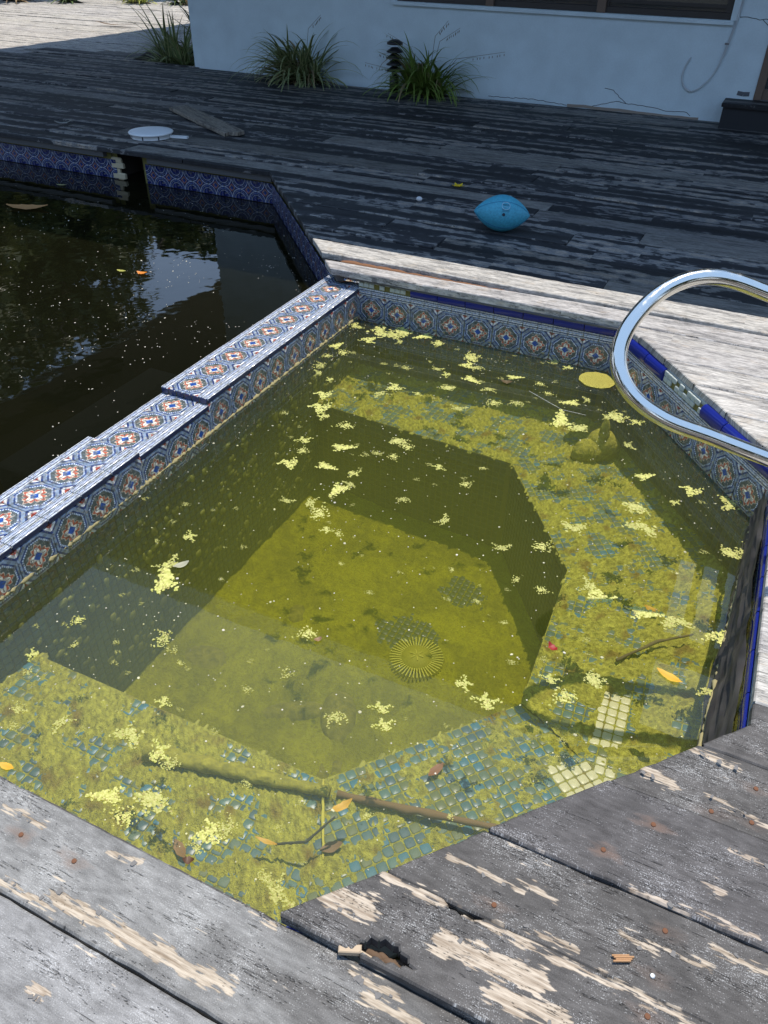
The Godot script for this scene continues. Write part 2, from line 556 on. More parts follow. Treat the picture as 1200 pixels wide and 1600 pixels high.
const DECK_Y := 0.0
const WATER := -0.27
const BENCH := -0.60
const FLOOR := -1.18
var inner := poly([-2.0, -1.235, -0.77, -1.24, -0.285, -1.82, -0.32, -2.60, -0.79, -3.284, -2.0, -3.385])
var outer := poly([-2.0, -0.558, -0.484, -0.558, 0.335, -1.488, 0.335, -2.87, -0.49, -3.93, -2.0, -3.93])
var deck_hole := poly([-16.0, -0.577, -0.487, -0.577, 0.340, -1.498, 0.340, -2.89, -0.475, -3.915, -2.17, -3.895, -3.66, -5.60, -16.0, -5.60])
var bed_hole := poly([-9.75, -11.9, -8.75, -10.02, -7.0, -9.93, -7.0, -11.9])

func water_normal(s: int, freq: float, strength: float) -> NoiseTexture2D:
	var nt := NoiseTexture2D.new()
	nt.noise = noise(s, freq, 3)
	nt.width = 512; nt.height = 512
	nt.seamless = true
	nt.as_normal_map = true
	nt.bump_strength = strength
	return nt

# ---------------------------------------------------------------- the scene
func _ready() -> void:
	rng.seed = 20260
	jag = noise(3, 0.06, 3)
	table()
	setting_light()
	materials()
	deck()
	spa()
	divider()
	pool()
	house()
	garden()
	spa_things()
	deck_things()

func setting_light() -> void:
	var cam := Camera3D.new()
	cam.name = "camera"
	add_child(cam)
	cam.transform = Transform3D(cam_basis, EYE)
	cam.fov = 67.38
	cam.near = 0.05
	cam.far = 200.0
	cam.current = true
	var we := WorldEnvironment.new()
	we.name = "world_environment"
	var e := Environment.new()
	e.background_mode = Environment.BG_SKY
	var sk := Sky.new()
	var sm := ProceduralSkyMaterial.new()
	sm.sky_top_color = lin(0.30, 0.47, 0.78)
	sm.sky_horizon_color = lin(0.72, 0.82, 0.95)
	sm.sky_curve = 0.14
	sm.ground_bottom_color = lin(0.10, 0.10, 0.09)
	sm.ground_horizon_color = lin(0.45, 0.5, 0.52)
	sm.sun_angle_max = 45.0
	sm.sun_curve = 0.12
	sk.sky_material = sm
	e.sky = sk
	e.background_energy_multiplier = 1.5
	e.volumetric_fog_enabled = true
	e.volumetric_fog_density = 0.0
	e.tonemap_mode = Environment.TONE_MAPPER_LINEAR
	e.tonemap_exposure = 1.0
	e.sdfgi_enabled = true
	e.ssao_enabled = true
	e.ssil_enabled = true
	we.environment = e
	add_child(we)
	var sun := DirectionalLight3D.new()
	sun.name = "sun"
	# shadows run 0.24 m towards the viewer and a little to the left for every metre of height
	var to := Vector3(-0.03, -1.0, 0.24).normalized()
	sun.basis = Basis.looking_at(to, Vector3.FORWARD)
	sun.light_color = Color(1.0, 0.955, 0.89)
	sun.light_energy = 1.6
	sun.light_angular_distance = 0.53
	sun.shadow_enabled = true
	add_child(sun)

func materials() -> void:
	M.near = wood(0, 2048, 1464)
	M.far = wood(1, 2048, 1024)
	M.pale = wood(2, 2048, 1024)
	M.tiles = []
	M.strips = []
	for k in 5:
		M.tiles.append(glazed(tile_texture(0, k), Color.WHITE, 0.16 + 0.04 * k))
	for k in 3:
		M.strips.append(glazed(tile_texture(2, k), Color.WHITE, 0.14 + 0.05 * k))
	M.pool_tile = glazed(tile_texture(1))
	M.cobalt = mat(0.012, 0.022, 0.20, 0.10)
	M.navy = mat(0.02, 0.03, 0.09, 0.2)
	M.grout = mat(0.52, 0.50, 0.46, 0.9)
	M.mortar = mat(0.42, 0.47, 0.45, 0.85)
	M.dark = mat(0.02, 0.019, 0.018, 0.95)
	M.soil = mat(0.035, 0.028, 0.02, 1.0)
	M.joist = mat(0.07, 0.06, 0.05, 0.9)
	M.fascia = mat(0.085, 0.085, 0.085, 0.85)
	M.crust = mat(0.30, 0.265, 0.13, 0.95)
	M.dirty_grout = mat(0.15, 0.14, 0.04, 0.9)
	M.vertex = mat(1, 1, 1, 0.75)
	M.vertex.vertex_color_use_as_albedo = true
	M.sediment = fluffy()
	M.mosaic = mat(1, 1, 1, 0.35)
	M.mosaic.vertex_color_use_as_albedo = true
	M.chrome = polished()
	M.wall = stucco()
	M.rust = mat(0.16, 0.07, 0.035, 0.9)

func polished() -> StandardMaterial3D:
	var n := 256
	var a := layer(97, n, n, 0.02, 1, 4, true)
	var b := layer(98, n, n, 0.25, 1, 2, true)
	var by := PackedByteArray()
	by.resize(n * n * 3)
	for i in n * n:
		var v := int(clampf(22.0 + maxf(0, a[i] - 120) * 0.45 + (60.0 if b[i] > 196 else 0.0), 0, 255))
		by[i * 3] = v
		by[i * 3 + 1] = v
		by[i * 3 + 2] = v
	var m := mat(0.80, 0.77, 0.70, 1.0, 1.0)
	m.roughness_texture = tex_of(n, n, by)
	m.uv1_triplanar = true
	m.uv1_scale = Vector3.ONE * 5.0
	return m

func fluffy() -> StandardMaterial3D:
	var n := 512
	var a := layer(95, n, n, 0.045, 1, 4, true)
	var b := layer(96, n, n, 0.16, 1, 3, true)
	var by := PackedByteArray()
	var hb := PackedByteArray()
	by.resize(n * n * 3)
	hb.resize(n * n)
	for i in n * n:
		var k := 0.90 + 0.75 * (a[i] / 255.0 - 0.5) + 0.7 * (b[i] / 255.0 - 0.5)
		by[i * 3] = to8[int(clampf(k, 0, 1) * 1024)]
		by[i * 3 + 1] = to8[int(clampf(k * 0.985, 0, 1) * 1024)]
		by[i * 3 + 2] = to8[int(clampf(k * 0.9, 0, 1) * 1024)]
		hb[i] = int(clampf(0.5 + 0.7 * (a[i] / 255.0 - 0.5) + 0.6 * (b[i] / 255.0 - 0.5), 0, 1) * 255)
	var m := StandardMaterial3D.new()
	m.albedo_texture = tex_of(n, n, by)
	m.vertex_color_use_as_albedo = true
	m.roughness = 0.95
	m.uv1_triplanar = true
	m.uv1_scale = Vector3.ONE * 2.1
	m.heightmap_enabled = true
	m.heightmap_texture = ImageTexture.create_from_image(Image.create_from_data(n, n, false, Image.FORMAT_L8, hb))
	m.heightmap_scale = 1.0
	return m

func stucco() -> StandardMaterial3D:
	var n := 512
	var a := layer(91, n, n, 0.006, 1, 4, true)
	var b := layer(92, n, n, 0.12, 1, 3, true)
	var by := PackedByteArray()
	by.resize(n * n * 3)
	for i in n * n:
		var k := 1.0 + 0.14 * (a[i] / 255.0 - 0.5) + 0.07 * (b[i] / 255.0 - 0.5)
		by[i * 3] = to8[int(clampf(0.62 * k, 0, 1) * 1024)]
		by[i * 3 + 1] = to8[int(clampf(0.745 * k, 0, 1) * 1024)]
		by[i * 3 + 2] = to8[int(clampf(0.80 * k, 0, 1) * 1024)]
	var m := StandardMaterial3D.new()
	m.albedo_texture = tex_of(n, n, by)
	m.roughness = 0.85
	m.uv1_triplanar = true
	m.uv1_scale = Vector3.ONE * 0.7
	m.heightmap_enabled = true
	m.heightmap_texture = ImageTexture.create_from_image(Image.create_from_data(n, n, false, Image.FORMAT_L8, b))
	m.heightmap_scale = 0.12
	return m

# ---------------------------------------------------------------- deck
func deck() -> void:
	var d := base("deck")
	tag(d, "weathered grey painted board deck round the pool and spa", "deck", "", "structure")
	var rows := []  # far edge, near edge, height, on the right bank only
	rows.append([-0.372, -0.182, 0.0, 0])
	rows.append([-0.176, 0.02, 0.0, 0])
	rows.append([-0.577, -0.385, 0.0, 0])
	var z := -0.578
	for wd in [[0.174, 0.026], [0.180, 0.022], [0.242, 0.030], [0.199, 0.023]]:
		rows.append([z - wd[0], z - 0.008, wd[1], 1])
		z -= wd[0]
	while z > -3.75:
		rows.append([z - 0.199, z - 0.010, 0.022 * clampf((z + 2.4) / 1.0, 0, 1), 1])
		z -= 0.199
	rows.append([-3.886, z - 0.004, 0.0, 1])
	rows.append([-4.045, -3.892, 0.0, 2])
	z = -4.062
	rows.append([z - 0.21, z - 0.010, 0.020, 3])
	z -= 0.21
	while z > -19.0:
		var wide := rng.randf_range(0.21, 0.25)
		rows.append([z - wide, z - 0.010, 0.0, 3])
		z -= wide
	# rotted openings in the near boards: each a notch from a long edge
	var notch := poly([-0.334, -0.56, -0.331, -0.592, -0.322, -0.589, -0.314, -0.611, -0.305, -0.613, -0.300, -0.629, -0.281, -0.627, -0.272, -0.639, -0.252, -0.633, -0.240, -0.637, -0.233, -0.626, -0.214, -0.624, -0.209, -0.613, -0.190, -0.609, -0.199, -0.602, -0.216, -0.603, -0.222, -0.594, -0.240, -0.598, -0.250, -0.589, -0.272, -0.594, -0.281, -0.588, -0.300, -0.590, -0.306, -0.56])
	var notch2 := poly([-0.200, -0.80, -0.199, -0.752, -0.186, -0.745, -0.183, -0.738, -0.166, -0.741, -0.151, -0.734, -0.149, -0.741, -0.128, -0.739, -0.108, -0.748, -0.112, -0.80])
	var late := []
	for row in rows:
		var zf: float = row[0]
		var zn: float = row[1]
		var x := -0.6 if row[3] == 1 else (-2.35 if row[3] == 2 else -17.0)
		if row[3] == 0:
			x = -3.2
		if row[3] == 3:
			x -= rng.randf() * 2.0
		var x_end := 3.2
		while x < x_end:
			var ln := rng.randf_range(2.2, 4.0) if zf > -9.0 else rng.randf_range(3.2, 5.0)
			if zf > -3.8:
				ln = 6.0
			var b := rect(x, zf, minf(x + ln - 0.011, x_end), zn)
			x += ln
			if row[3] == 2:
				b = PackedVector2Array([Vector2(-2.32, -4.000), Vector2(-1.4, -4.022), Vector2(-0.7, -4.058), Vector2(3.2, -4.060), Vector2(3.2, -3.892), Vector2(-2.32, -3.892)])
			var shows := false
			for i in 13:
				for k in 2:
					var p := Vector2(lerpf(b[0].x, b[1].x, i / 12.0), zf if k else zn)
					if near_view(Vector3(p.x, 0, p.y), 1.5):
						shows = true
			if zf < -9.75 and b[0].x > -7.4:
				shows = false
			if not shows:
				continue
			var pieces := [b]
			for hole in [deck_hole, bed_hole] + ([notch] if row[3] == 1 and zn > -0.60 else []) + ([notch2] if row[3] == 1 and zn > -0.60 else []):
				var next := []
				for q in pieces:
					next.append_array(Geometry2D.clip_polygons(q, hole))
				pieces = next
			for q in pieces:
				if q.size() < 3 or absf(signed_area(q)) < 0.004:
					continue
				var c := Vector2.ZERO
				for v in q: c += v
				c /= q.size()
				if row[3] == 3 and c.y > -5.58 and c.x < -3.7:
					continue
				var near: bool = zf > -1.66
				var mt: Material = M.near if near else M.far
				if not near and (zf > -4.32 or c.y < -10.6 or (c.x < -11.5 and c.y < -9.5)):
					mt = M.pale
				var tn := rng.randf_range(0.82, 1.15)
				if row[3] == 3 and zf < -4.3 and zf > -10.6:
					tn = rng.randf_range(0.55, 1.5)
				if mt == M.far and rng.randf() < 0.13:
					mt = M.pale
					tn = rng.randf_range(0.30, 0.52)
				var tone := Color(tn, tn, tn * rng.randf_range(0.97, 1.03))
				var y: float = row[2] + (rng.randf_range(-0.007, 0.007) if not near else 0.0)
				board("plank", q, y, 0.034, mt, d, 0 if near else 1, 0.03 if near else (0.07 if zf > -5 else 0.2), 0.004 if near else 0.006, tone, rng.randf_range(-0.04, 0.04) if row[3] == 3 else 0.0)
	# curled flakes of paint at the rims of the bare streaks
	var fl := begin(false)
	for k in 70:
		var c5 := (rng.randi() % (PEEL.size() / 5)) * 5
		var t5 := rng.randf()
		var at5 := Vector2(lerpf(PEEL[c5], PEEL[c5 + 2], t5), lerpf(PEEL[c5 + 1], PEEL[c5 + 3], t5) + (1.0 if rng.randf() < 0.5 else -1.0) * PEEL[c5 + 4] * rng.randf_range(0.7, 1.3))
		if not Geometry2D.is_point_in_polygon(at5, rect(-1.3, -1.35, 0.6, -0.15)) or Geometry2D.is_point_in_polygon(at5, deck_hole): continue
		var y5 := 0.0015 if at5.y > -0.577 else (0.0275 if at5.y > -0.752 else (0.0235 if at5.y > -0.932 else 0.0315))
		var b5 := Transform3D(Basis(Vector3.UP, rng.randf() * TAU), Vector3(at5.x, y5, at5.y))
		var l5 := rng.randf_range(0.002, 0.007)
		var w5 := l5 * rng.randf_range(0.5, 1.0)
		var up5 := rng.randf_range(0.15, 0.4) * l5
		var q5 := [Vector3(-l5, 0, -w5), Vector3(-l5 * 1.1, 0, w5), Vector3(0, up5 * 0.25, -w5 * 0.8), Vector3(0, up5 * 0.25, w5 * 1.1), Vector3(l5 * 0.9, up5, -w5 * 0.5), Vector3(l5, up5, w5 * 0.7)]
		for i5 in 6: q5[i5] = b5 * q5[i5]
		quad(fl, q5[0], q5[1], q5[3], q5[2])
		quad(fl, q5[2], q5[3], q5[5], q5[4])
	var flo := put("paint_flakes", done(fl), mat(0.16, 0.155, 0.15, 0.8), d)
	flo.set_meta("kind", "stuff")
	# what lies under the boards
	var under := begin(false)
	for k in 14:
		var jx := -11.0 + k * 1.0
		box(under, Vector3(jx, -0.16, -9.6), Vector3(jx + 0.045, -0.038, -5.75))
	for k in 4:
		var jx := 0.45 + k * 0.6
		box(under, Vector3(jx, -0.16, -5.7), Vector3(jx + 0.045, -0.038, 0.4))
	put("joist_frame", done(under), M.joist, d)
	var g := put("ground", sheet(rect(-40, -45, 30, 25), -1.9, 1.0), M.soil)
	tag(g, "dark bare soil under and beyond the deck", "ground", "", "structure")
	var soil_poly := [rect(-30, -0.52, 12, 12), poly([-0.45, -0.53, 12, -0.53, 12, -30, -30, -30, -30, -5.75, -3.70, -5.75, -2.2, -4.06, -0.45, -4.0, 0.42, -2.92, 0.30, -1.38])]
	var sp := begin(false)
	for q in soil_poly:
		var idx := Geometry2D.triangulate_polygon(q)
		for t in range(0, idx.size(), 3):
			var v := []
			for k in 3:
				v.append(Vector3(q[idx[t + k]].x, -0.30, q[idx[t + k]].y))
			if (v[1] - v[0]).cross(v[2] - v[0]).y < 0:
				tri(sp, v[0], v[2], v[1])
			else:
				tri(sp, v[0], v[1], v[2])
	put("soil_bank", done(sp), M.soil, g)
	# edge boards along the far side of the pool and the slanting corner
	var f1 := begin(false)
	soft_box(f1, Vector3(-16, -0.085, -5.66), Vector3(-5.42, -0.036, -5.612), 0.004)
	soft_box(f1, Vector3(-4.93, -0.085, -5.66), Vector3(-3.66, -0.036, -5.612), 0.004)
	put("edge_board", done(f1), M.fascia, d)
	var f2 := begin(false)
	var a := Vector3(-3.66, 0, -5.62)
	var bq := Vector3(-2.15, 0, -3.90)
	var along := (bq - a).normalized()
	var t := Transform3D(Basis(along, Vector3.UP, along.cross(Vector3.UP)), a)
	soft_box(f2, Vector3(0, -0.08, -0.06), Vector3(a.distance_to(bq), -0.036, -0.015), 0.004, t)
	put("edge_board", done(f2), M.fascia, d)
	var f3 := begin(false)
	soft_box(f3, Vector3(-2.05, -0.048, -3.99), Vector3(-0.48, -0.036, -3.90), 0.003)
	put("edge_board", done(f3), M.fascia, d)

# ---------------------------------------------------------------- spa
func mosaic_mesh(s: float) -> ArrayMesh:
	var st := begin(true)
	var h := s / 2
	var pr := [[h, -0.003], [h, 0.0010], [h - 0.0022, 0.0024]]
	var ring := func(q: Array) -> Array:
		var r: float = q[0]
		var c := r * 0.28
		var y: float = q[1]
		return [Vector3(-r + c, y, r), Vector3(r - c, y, r), Vector3(r, y, r - c), Vector3(r, y, -r + c), Vector3(r - c, y, -r), Vector3(-r + c, y, -r), Vector3(-r, y, -r + c), Vector3(-r, y, r - c)]
	for i in 2:
		var a: Array = ring.call(pr[i])
		var b: Array = ring.call(pr[i + 1])
		for k in 8:
			var j := (k + 1) % 8
			quad(st, a[k], a[j], b[j], b[k])
	var top: Array = ring.call(pr[2])
	for k in range(1, 7):
		tri(st, top[0], top[k], top[k + 1])
	return done(st)

func many(called: String, mesh: Mesh, m: Material, where: Array, colors: Array, parent: Node = null) -> MultiMeshInstance3D:
	var mm := MultiMesh.new()
	mm.transform_format = MultiMesh.TRANSFORM_3D
	mm.use_colors = colors.size() > 0
	mm.mesh = mesh
	mm.instance_count = where.size()
	for i in where.size():
		mm.set_instance_transform(i, where[i])
		if colors.size():
			mm.set_instance_color(i, colors[i])
	var o := MultiMeshInstance3D.new()
	o.name = numbered(called)
	o.multimesh = mm
	o.material_override = m
	o.set_meta("kind", "stuff")
	(parent if parent else self).add_child(o, true)
	return o

const PITCH := 0.036
var cover_a := FastNoiseLite.new()
var cover_b := FastNoiseLite.new()
var cover_c := FastNoiseLite.new()
var sector_cover := [0.30, -0.10, 0.34, 0.16, 0.16]
var patches := []

# thickness of the algae over the bench; below zero the tiles lie bare
func algae(p: Vector2, sector: int) -> float:
	for q in patches:
		if Geometry2D.is_point_in_polygon(p, q):
			return -1.0
	return cover_a.get_noise_2dv(p * 100.0) * 1.1 + cover_b.get_noise_2dv(p * 100.0) * 0.55 + sector_cover[sector]

func sediment_color(n: float, m: float) -> Color:
	var c := Color(0.24, 0.232, 0.028).lerp(Color(0.55, 0.54, 0.07), clampf(0.5 + 1.5 * n, 0, 1))
	c = c.lerp(Color(0.19, 0.115, 0.02), clampf(m * 2.2 - 0.55, 0, 0.8))
	return c

func spa() -> void:
	cover_a = noise(101, 0.055, 3)
	cover_b = noise(102, 0.22, 3)
	cover_c = noise(103, 0.9, 2)
	patches = [poly([-0.028, -2.014, 0.080, -2.028, 0.074, -1.778, -0.023, -1.765]), poly([-0.134, -1.591, 0.014, -1.726, 0.096, -1.645, -0.020, -1.520])]
	var s := base("spa_basin", Vector3(-0.9, FLOOR, -2.3))
	tag(s, "sunken tiled spa basin with a bench round five sides", "spa", "", "structure")
	var inv := s.transform.affine_inverse()
	# shell: bench slabs, risers, walls, floor
	var st := begin(false)
	for k in 5:
		var a := inner[k]; var b := inner[k + 1]; var c := outer[k + 1]; var e := outer[k]
		var A := Vector3(a.x, BENCH - 0.004, a.y); var B := Vector3(b.x, BENCH - 0.004, b.y); var C := Vector3(c.x, BENCH - 0.004, c.y); var E := Vector3(e.x, BENCH - 0.004, e.y)
		quad(st, A, E, C, B)
		var A2 := Vector3(a.x, FLOOR - 0.01, a.y); var B2 := Vector3(b.x, FLOOR - 0.01, b.y)
		quad(st, B2, A2, A, B)
	for k in 5:
		var e := outer[k]; var c := outer[k + 1]
		quad(st, Vector3(c.x, BENCH - 0.02, c.y), Vector3(e.x, BENCH - 0.02, e.y), Vector3(e.x, -0.045, e.y), Vector3(c.x, -0.045, c.y))
	var shell := put("shell", done(st), M.dirty_grout, s, inv)
	var fl := begin(false)
	box(fl, Vector3(-2.3, FLOOR - 0.2, -4.0), Vector3(0.4, FLOOR - 0.012, -0.5))
	put("floor_slab", done(fl), M.dirty_grout, s, inv)
	# mosaic
	var tile := mosaic_mesh(0.0318)
	var singles := []
	var where := []
	var cols := []
	var teal := [Color(0.08, 0.155, 0.14), Color(0.10, 0.185, 0.145), Color(0.07, 0.13, 0.13), Color(0.12, 0.175, 0.11), Color(0.14, 0.17, 0.07), Color(0.06, 0.18, 0.21)]
	var cream := Color(0.66, 0.64, 0.34)
	for k in 5:
		var a := inner[k]
		var b := inner[k + 1]
		var e := (b - a).normalized()
		var n := Vector2(-e.y, e.x)
		var mid := (outer[k] + outer[k + 1]) / 2
		if n.dot(mid - a) < 0: n = -n
		var sec := PackedVector2Array([a, b, outer[k + 1], outer[k]])
		var len := a.distance_to(b)
		for i in range(-30, int(len / PITCH) + 30):
			for j in 22:
				var p := a + e * ((i + 0.5) * PITCH) + n * ((j + 0.5) * PITCH + 0.002)
				if not Geometry2D.is_point_in_polygon(p, sec):
					continue
				var cov := algae(p, k)
				if cov > 0.62:
					continue
				var ang := -atan2(e.y, e.x)
				var h := 0.0
				var t := Transform3D(Basis(Vector3.UP, ang + rng.randf_range(-0.03, 0.03)), Vector3(p.x, BENCH + h - 0.0015, p.y))
				var w := rng.randi() % 6
				var pale := false
				for q in patches:
					if Geometry2D.is_point_in_polygon(p, q): pale = true
				if k < 2 and cov < 0.30 or pale:
					singles.append([Vector3(p.x, BENCH, p.y).distance_to(EYE), t, 6 if pale else w])
				else:
					where.append(t)
					cols.append(teal[w].lerp(Color(0.13, 0.15, 0.03), rng.randf_range(0, 0.5)))
	singles.sort_custom(func(x, y): return x[0] < y[0])
	var tm := []
	for c in teal + [cream]:
		var m := mat(c.r, c.g, c.b, 0.6)
		m.rim_enabled = false
		tm.append(m)
	for i in singles.size():
		if i < 290:
			put("mosaic_tile", tile, tm[singles[i][2]], s, inv * singles[i][1])
		else:
			where.append(singles[i][1])
			cols.append((teal + [cream])[singles[i][2]])
	# patches of bare tile on the floor
	for c in [[-0.99, -2.46, 0.15, 0.11], [-0.86, -2.86, 0.12, 0.10]]:
		for i in range(-5, 6):
			for j in range(-5, 6):
				var p := Vector2(c[0] + i * PITCH, c[1] + j * PITCH)
				where.append(Transform3D(Basis(), Vector3(p.x, FLOOR, p.y)))
				cols.append(Color(0.13, 0.17, 0.06))
	# walls: below the water line, and the risers of the bench
	for k in 5:
		wall_mosaic(where, cols, outer[k + 1], outer[k], -0.302, BENCH, Color(0.03, 0.055, 0.052))
		wall_mosaic(where, cols, inner[k + 1], inner[k], BENCH - 0.004, FLOOR, Color(0.035, 0.055, 0.035))
	wall_mosaic(where, cols, Vector2(-2.0, -0.6), Vector2(-2.0, -3.93), -0.287, FLOOR, Color(0.035, 0.06, 0.048))
	var mos := many("mosaic", tile, M.mosaic, where, cols, s)
	mos.transform = inv
	# the algae that lies on bench and floor
	var sed := begin(true)
	for k in 5:
		var a := inner[k]; var b := inner[k + 1]; var c := outer[k + 1]; var e := outer[k]
		var nu := int(maxf(a.distance_to(b), e.distance_to(c)) / 0.0105)
		var nv := 60
		var pts := []
		for i in nu + 1:
			var col := []
			for j in nv + 1:
				var u := float(i) / nu
				var v := float(j) / nv
				var p := a.lerp(b, u).lerp(e.lerp(c, u), v)
				var cov := algae(p, k)
				var h := -0.0012 + 0.0012 * cover_c.get_noise_2dv(p * 100.0)
				if cov > 0.0:
					h += clampf(cov, 0, 1) * 0.011 + clampf(cov * 3, 0, 1) * (0.0055 + 0.013 * cover_c.get_noise_2dv(p * 55.0) + 0.010 * cover_b.get_noise_2dv(p * 210.0))
				if v < 0.001 or v > 0.999: h = minf(h, 0.001)
				col.append([Vector3(p.x, BENCH + h, p.y), sediment_color(0.5 * cover_b.get_noise_2dv(p * 160.0) + 0.45 * cover_c.get_noise_2dv(p * 80.0), cover_a.get_noise_2d(p.x * 130 + 900, p.y * 130))])
			pts.append(col)
		grid_into(sed, pts)
	var mb := put("bench_algae", done(sed), M.sediment, s, inv)
	mb.set_meta("kind", "stuff")
	var fs := begin(true)
	var pts := []
	for i in 121:
		var col := []
		for j in 121:
			var p := Vector2(-2.02 + 1.78 * i / 120.0, -3.42 + 2.24 * j / 120.0)
			var bare := 0.0
			for c in [[-0.99, -2.46, 0.17, 0.13], [-0.86, -2.86, 0.13, 0.11]]:
				bare = maxf(bare, 1.0 - Vector2((p.x - c[0]) / c[2], (p.y - c[1]) / c[3]).length() + 0.5 * cover_b.get_noise_2dv(p * 60.0))
			var n := cover_a.get_noise_2dv(p * 60.0)
			var h := 0.006 + 0.02 * n + 0.012 * cover_b.get_noise_2dv(p * 80.0)
			h = lerpf(maxf(h, 0.003), -0.0015, clampf(bare * 5.0, 0, 1))
			var c2 := Color(0.59, 0.58, 0.012).lerp(Color(0.37, 0.365, 0.014), clampf(0.5 - 1.1 * cover_a.get_noise_2d(p.x * 45 + 300, p.y * 45) - 0.8 * cover_b.get_noise_2d(p.x * 70, p.y * 70), 0, 1))
			col.append([Vector3(p.x, FLOOR + h, p.y), c2])
		pts.append(col)
	grid_into(fs, pts)
	var fb := put("floor_algae", done(fs), M.sediment, s, inv)
	fb.set_meta("kind", "stuff")
	# algae tufts that cling to the wall under the divider
	var tuft := begin(true)
	bumpy(tuft, Vector3.ZERO, Vector3(0.5, 1.0, 1.0), 0.5, noise(8, 0.02, 2), 5, 8)
	var tm1 := done(tuft)
	var tw := []
	var tc := []
	for i in 900:
		var y := rng.randf_range(-1.15, -0.40)
		var z := rng.randf_range(-3.9, -0.65)
		if cover_a.get_noise_2d(z * 60, y * 60) < -0.12: continue
		var sc := rng.randf_range(0.006, 0.020)
		tw.append(Transform3D(Basis.from_scale(Vector3(sc * 0.7, sc * rng.randf_range(0.6, 1.2), sc * rng.randf_range(0.7, 1.6))), Vector3(-1.997, y, z)))
		tc.append(Color(0.20, 0.20, 0.03) * rng.randf_range(0.6, 1.2))
	for k in 5:
		for i in 26:
			var q := inner[k].lerp(inner[k + 1], rng.randf())
			if cover_a.get_noise_2dv(q * 130.0) < -0.05: continue
			var sc := rng.randf_range(0.006, 0.016)
			tw.append(Transform3D(Basis.from_scale(Vector3(sc * rng.randf_range(0.8, 2.2), sc * 0.5, sc * rng.randf_range(0.8, 2.2))), Vector3(q.x, BENCH + rng.randf_range(-0.012, 0.003), q.y)))
			tc.append(Color(0.34, 0.33, 0.04) * rng.randf_range(0.6, 1.2))
	var tuf := many("wall_algae", tm1, M.vertex, tw, tc, s)
	tuf.transform = inv
	# tile bands above the water: cobalt edge, narrow tiles, patterned tiles
	band(s, Vector2(-2.0, -3.93), Vector2(-0.49, -3.93), 9, [0, 1], -0.03)
	band(s, Vector2(-0.49, -3.93), Vector2(0.335, -2.87), 8, [3, 4], -0.03)
	band(s, Vector2(0.335, -2.87), Vector2(0.335, -1.488), 8, [], -0.034, 0.25)
	band(s, Vector2(0.345, -1.49), Vector2(-0.482, -0.566), 6, [2], -0.035)
	band(s, Vector2(-0.482, -0.556), Vector2(-2.0, -0.556), 9, [3], -0.035)
	# crust along the water line
	var cr := begin(true)
	var line := []
	var rad := []
	for k in 5:
		var n := int(outer[k].distance_to(outer[k + 1]) / 0.012)
		for i in n:
			var p := outer[k].lerp(outer[k + 1], float(i) / n)
			line.append(Vector3(p.x, WATER + 0.003 + 0.003 * cover_b.get_noise_2d(i * 9, k * 50), p.y))
			rad.append(0.0015 + 0.012 * maxf(0.0, 0.25 + cover_c.get_noise_2d(i * 33, k * 7 + 3)))
	tube_into(cr, line, rad, 6)
	put("waterline_crust", done(cr), M.crust, s, inv)
	# water: a smooth sheet over a body of green water that scatters the light
	var wm := StandardMaterial3D.new()
	wm.albedo_color = lin(0.32, 0.35, 0.16, 0.045)
	wm.transparency = BaseMaterial3D.TRANSPARENCY_ALPHA
	wm.roughness = 0.0
	wm.metallic_specular = 0.5
	wm.normal_enabled = true
	wm.normal_texture = water_normal(15, 0.012, 1.0)
	wm.normal_scale = 0.05
	var surf := PackedVector2Array()
	for p in outer:
		surf.append(p)
	var wsh := put("spa_water", sheet(surf, WATER, 0.8), wm)
	tag(wsh, "still green algae-clouded water filling the spa", "water", "", "structure")
	var fv := FogVolume.new()
	fv.name = "murky_water"
	fv.shape = RenderingServer.FOG_VOLUME_SHAPE_BOX
	fv.size = Vector3(2.34, 0.92, 3.34)
	fv.position = Vector3(-0.83, WATER - 0.004 - 0.46, -2.265)
	var fm := FogMaterial.new()
	fm.density = 0.62
	fm.albedo = lin(0.29, 0.325, 0.02)
	fv.material = fm
	add_child(fv)
	tag(fv, "green murk suspended in the spa water", "murky water", "", "structure")

func grid_into(st: SurfaceTool, pts: Array) -> void:
	for i in pts.size() - 1:
		for j in pts[0].size() - 1:
			var q := [pts[i][j], pts[i + 1][j], pts[i + 1][j + 1], pts[i][j + 1]]
			var order := [0, 1, 2, 0, 2, 3]
			if (q[1][0] - q[0][0]).cross(q[2][0] - q[0][0]).y > 0:
				order = [0, 2, 1, 0, 3, 2]
			for o in order:
				st.set_color(q[o][1])
				st.add_vertex(q[o][0])

func wall_mosaic(where: Array, cols: Array, a: Vector2, b: Vector2, top: float, bottom: float, tone: Color) -> void:
	# face looks to the left of a -> b as seen from above with z towards the viewer
	var e := (b - a).normalized()
	var n := Vector3(e.y, 0, -e.x)
	var c := Vector3(-0.9, 0, -2.3) - Vector3(a.x, 0, a.y)
	if n.dot(c) < 0: n = -n
	var len := a.distance_to(b)
	var along := Vector3(e.x, 0, e.y)
	var rows := int((top - bottom) / PITCH)
	for i in int(len / PITCH):
		for j in rows:
			var p := Vector3(a.x, top - (j + 0.5) * PITCH, a.y) + along * ((i + 0.5) * PITCH)
			where.append(Transform3D(Basis(along, n, along.cross(n)), p))
			cols.append(tone * rng.randf_range(0.6, 1.4))

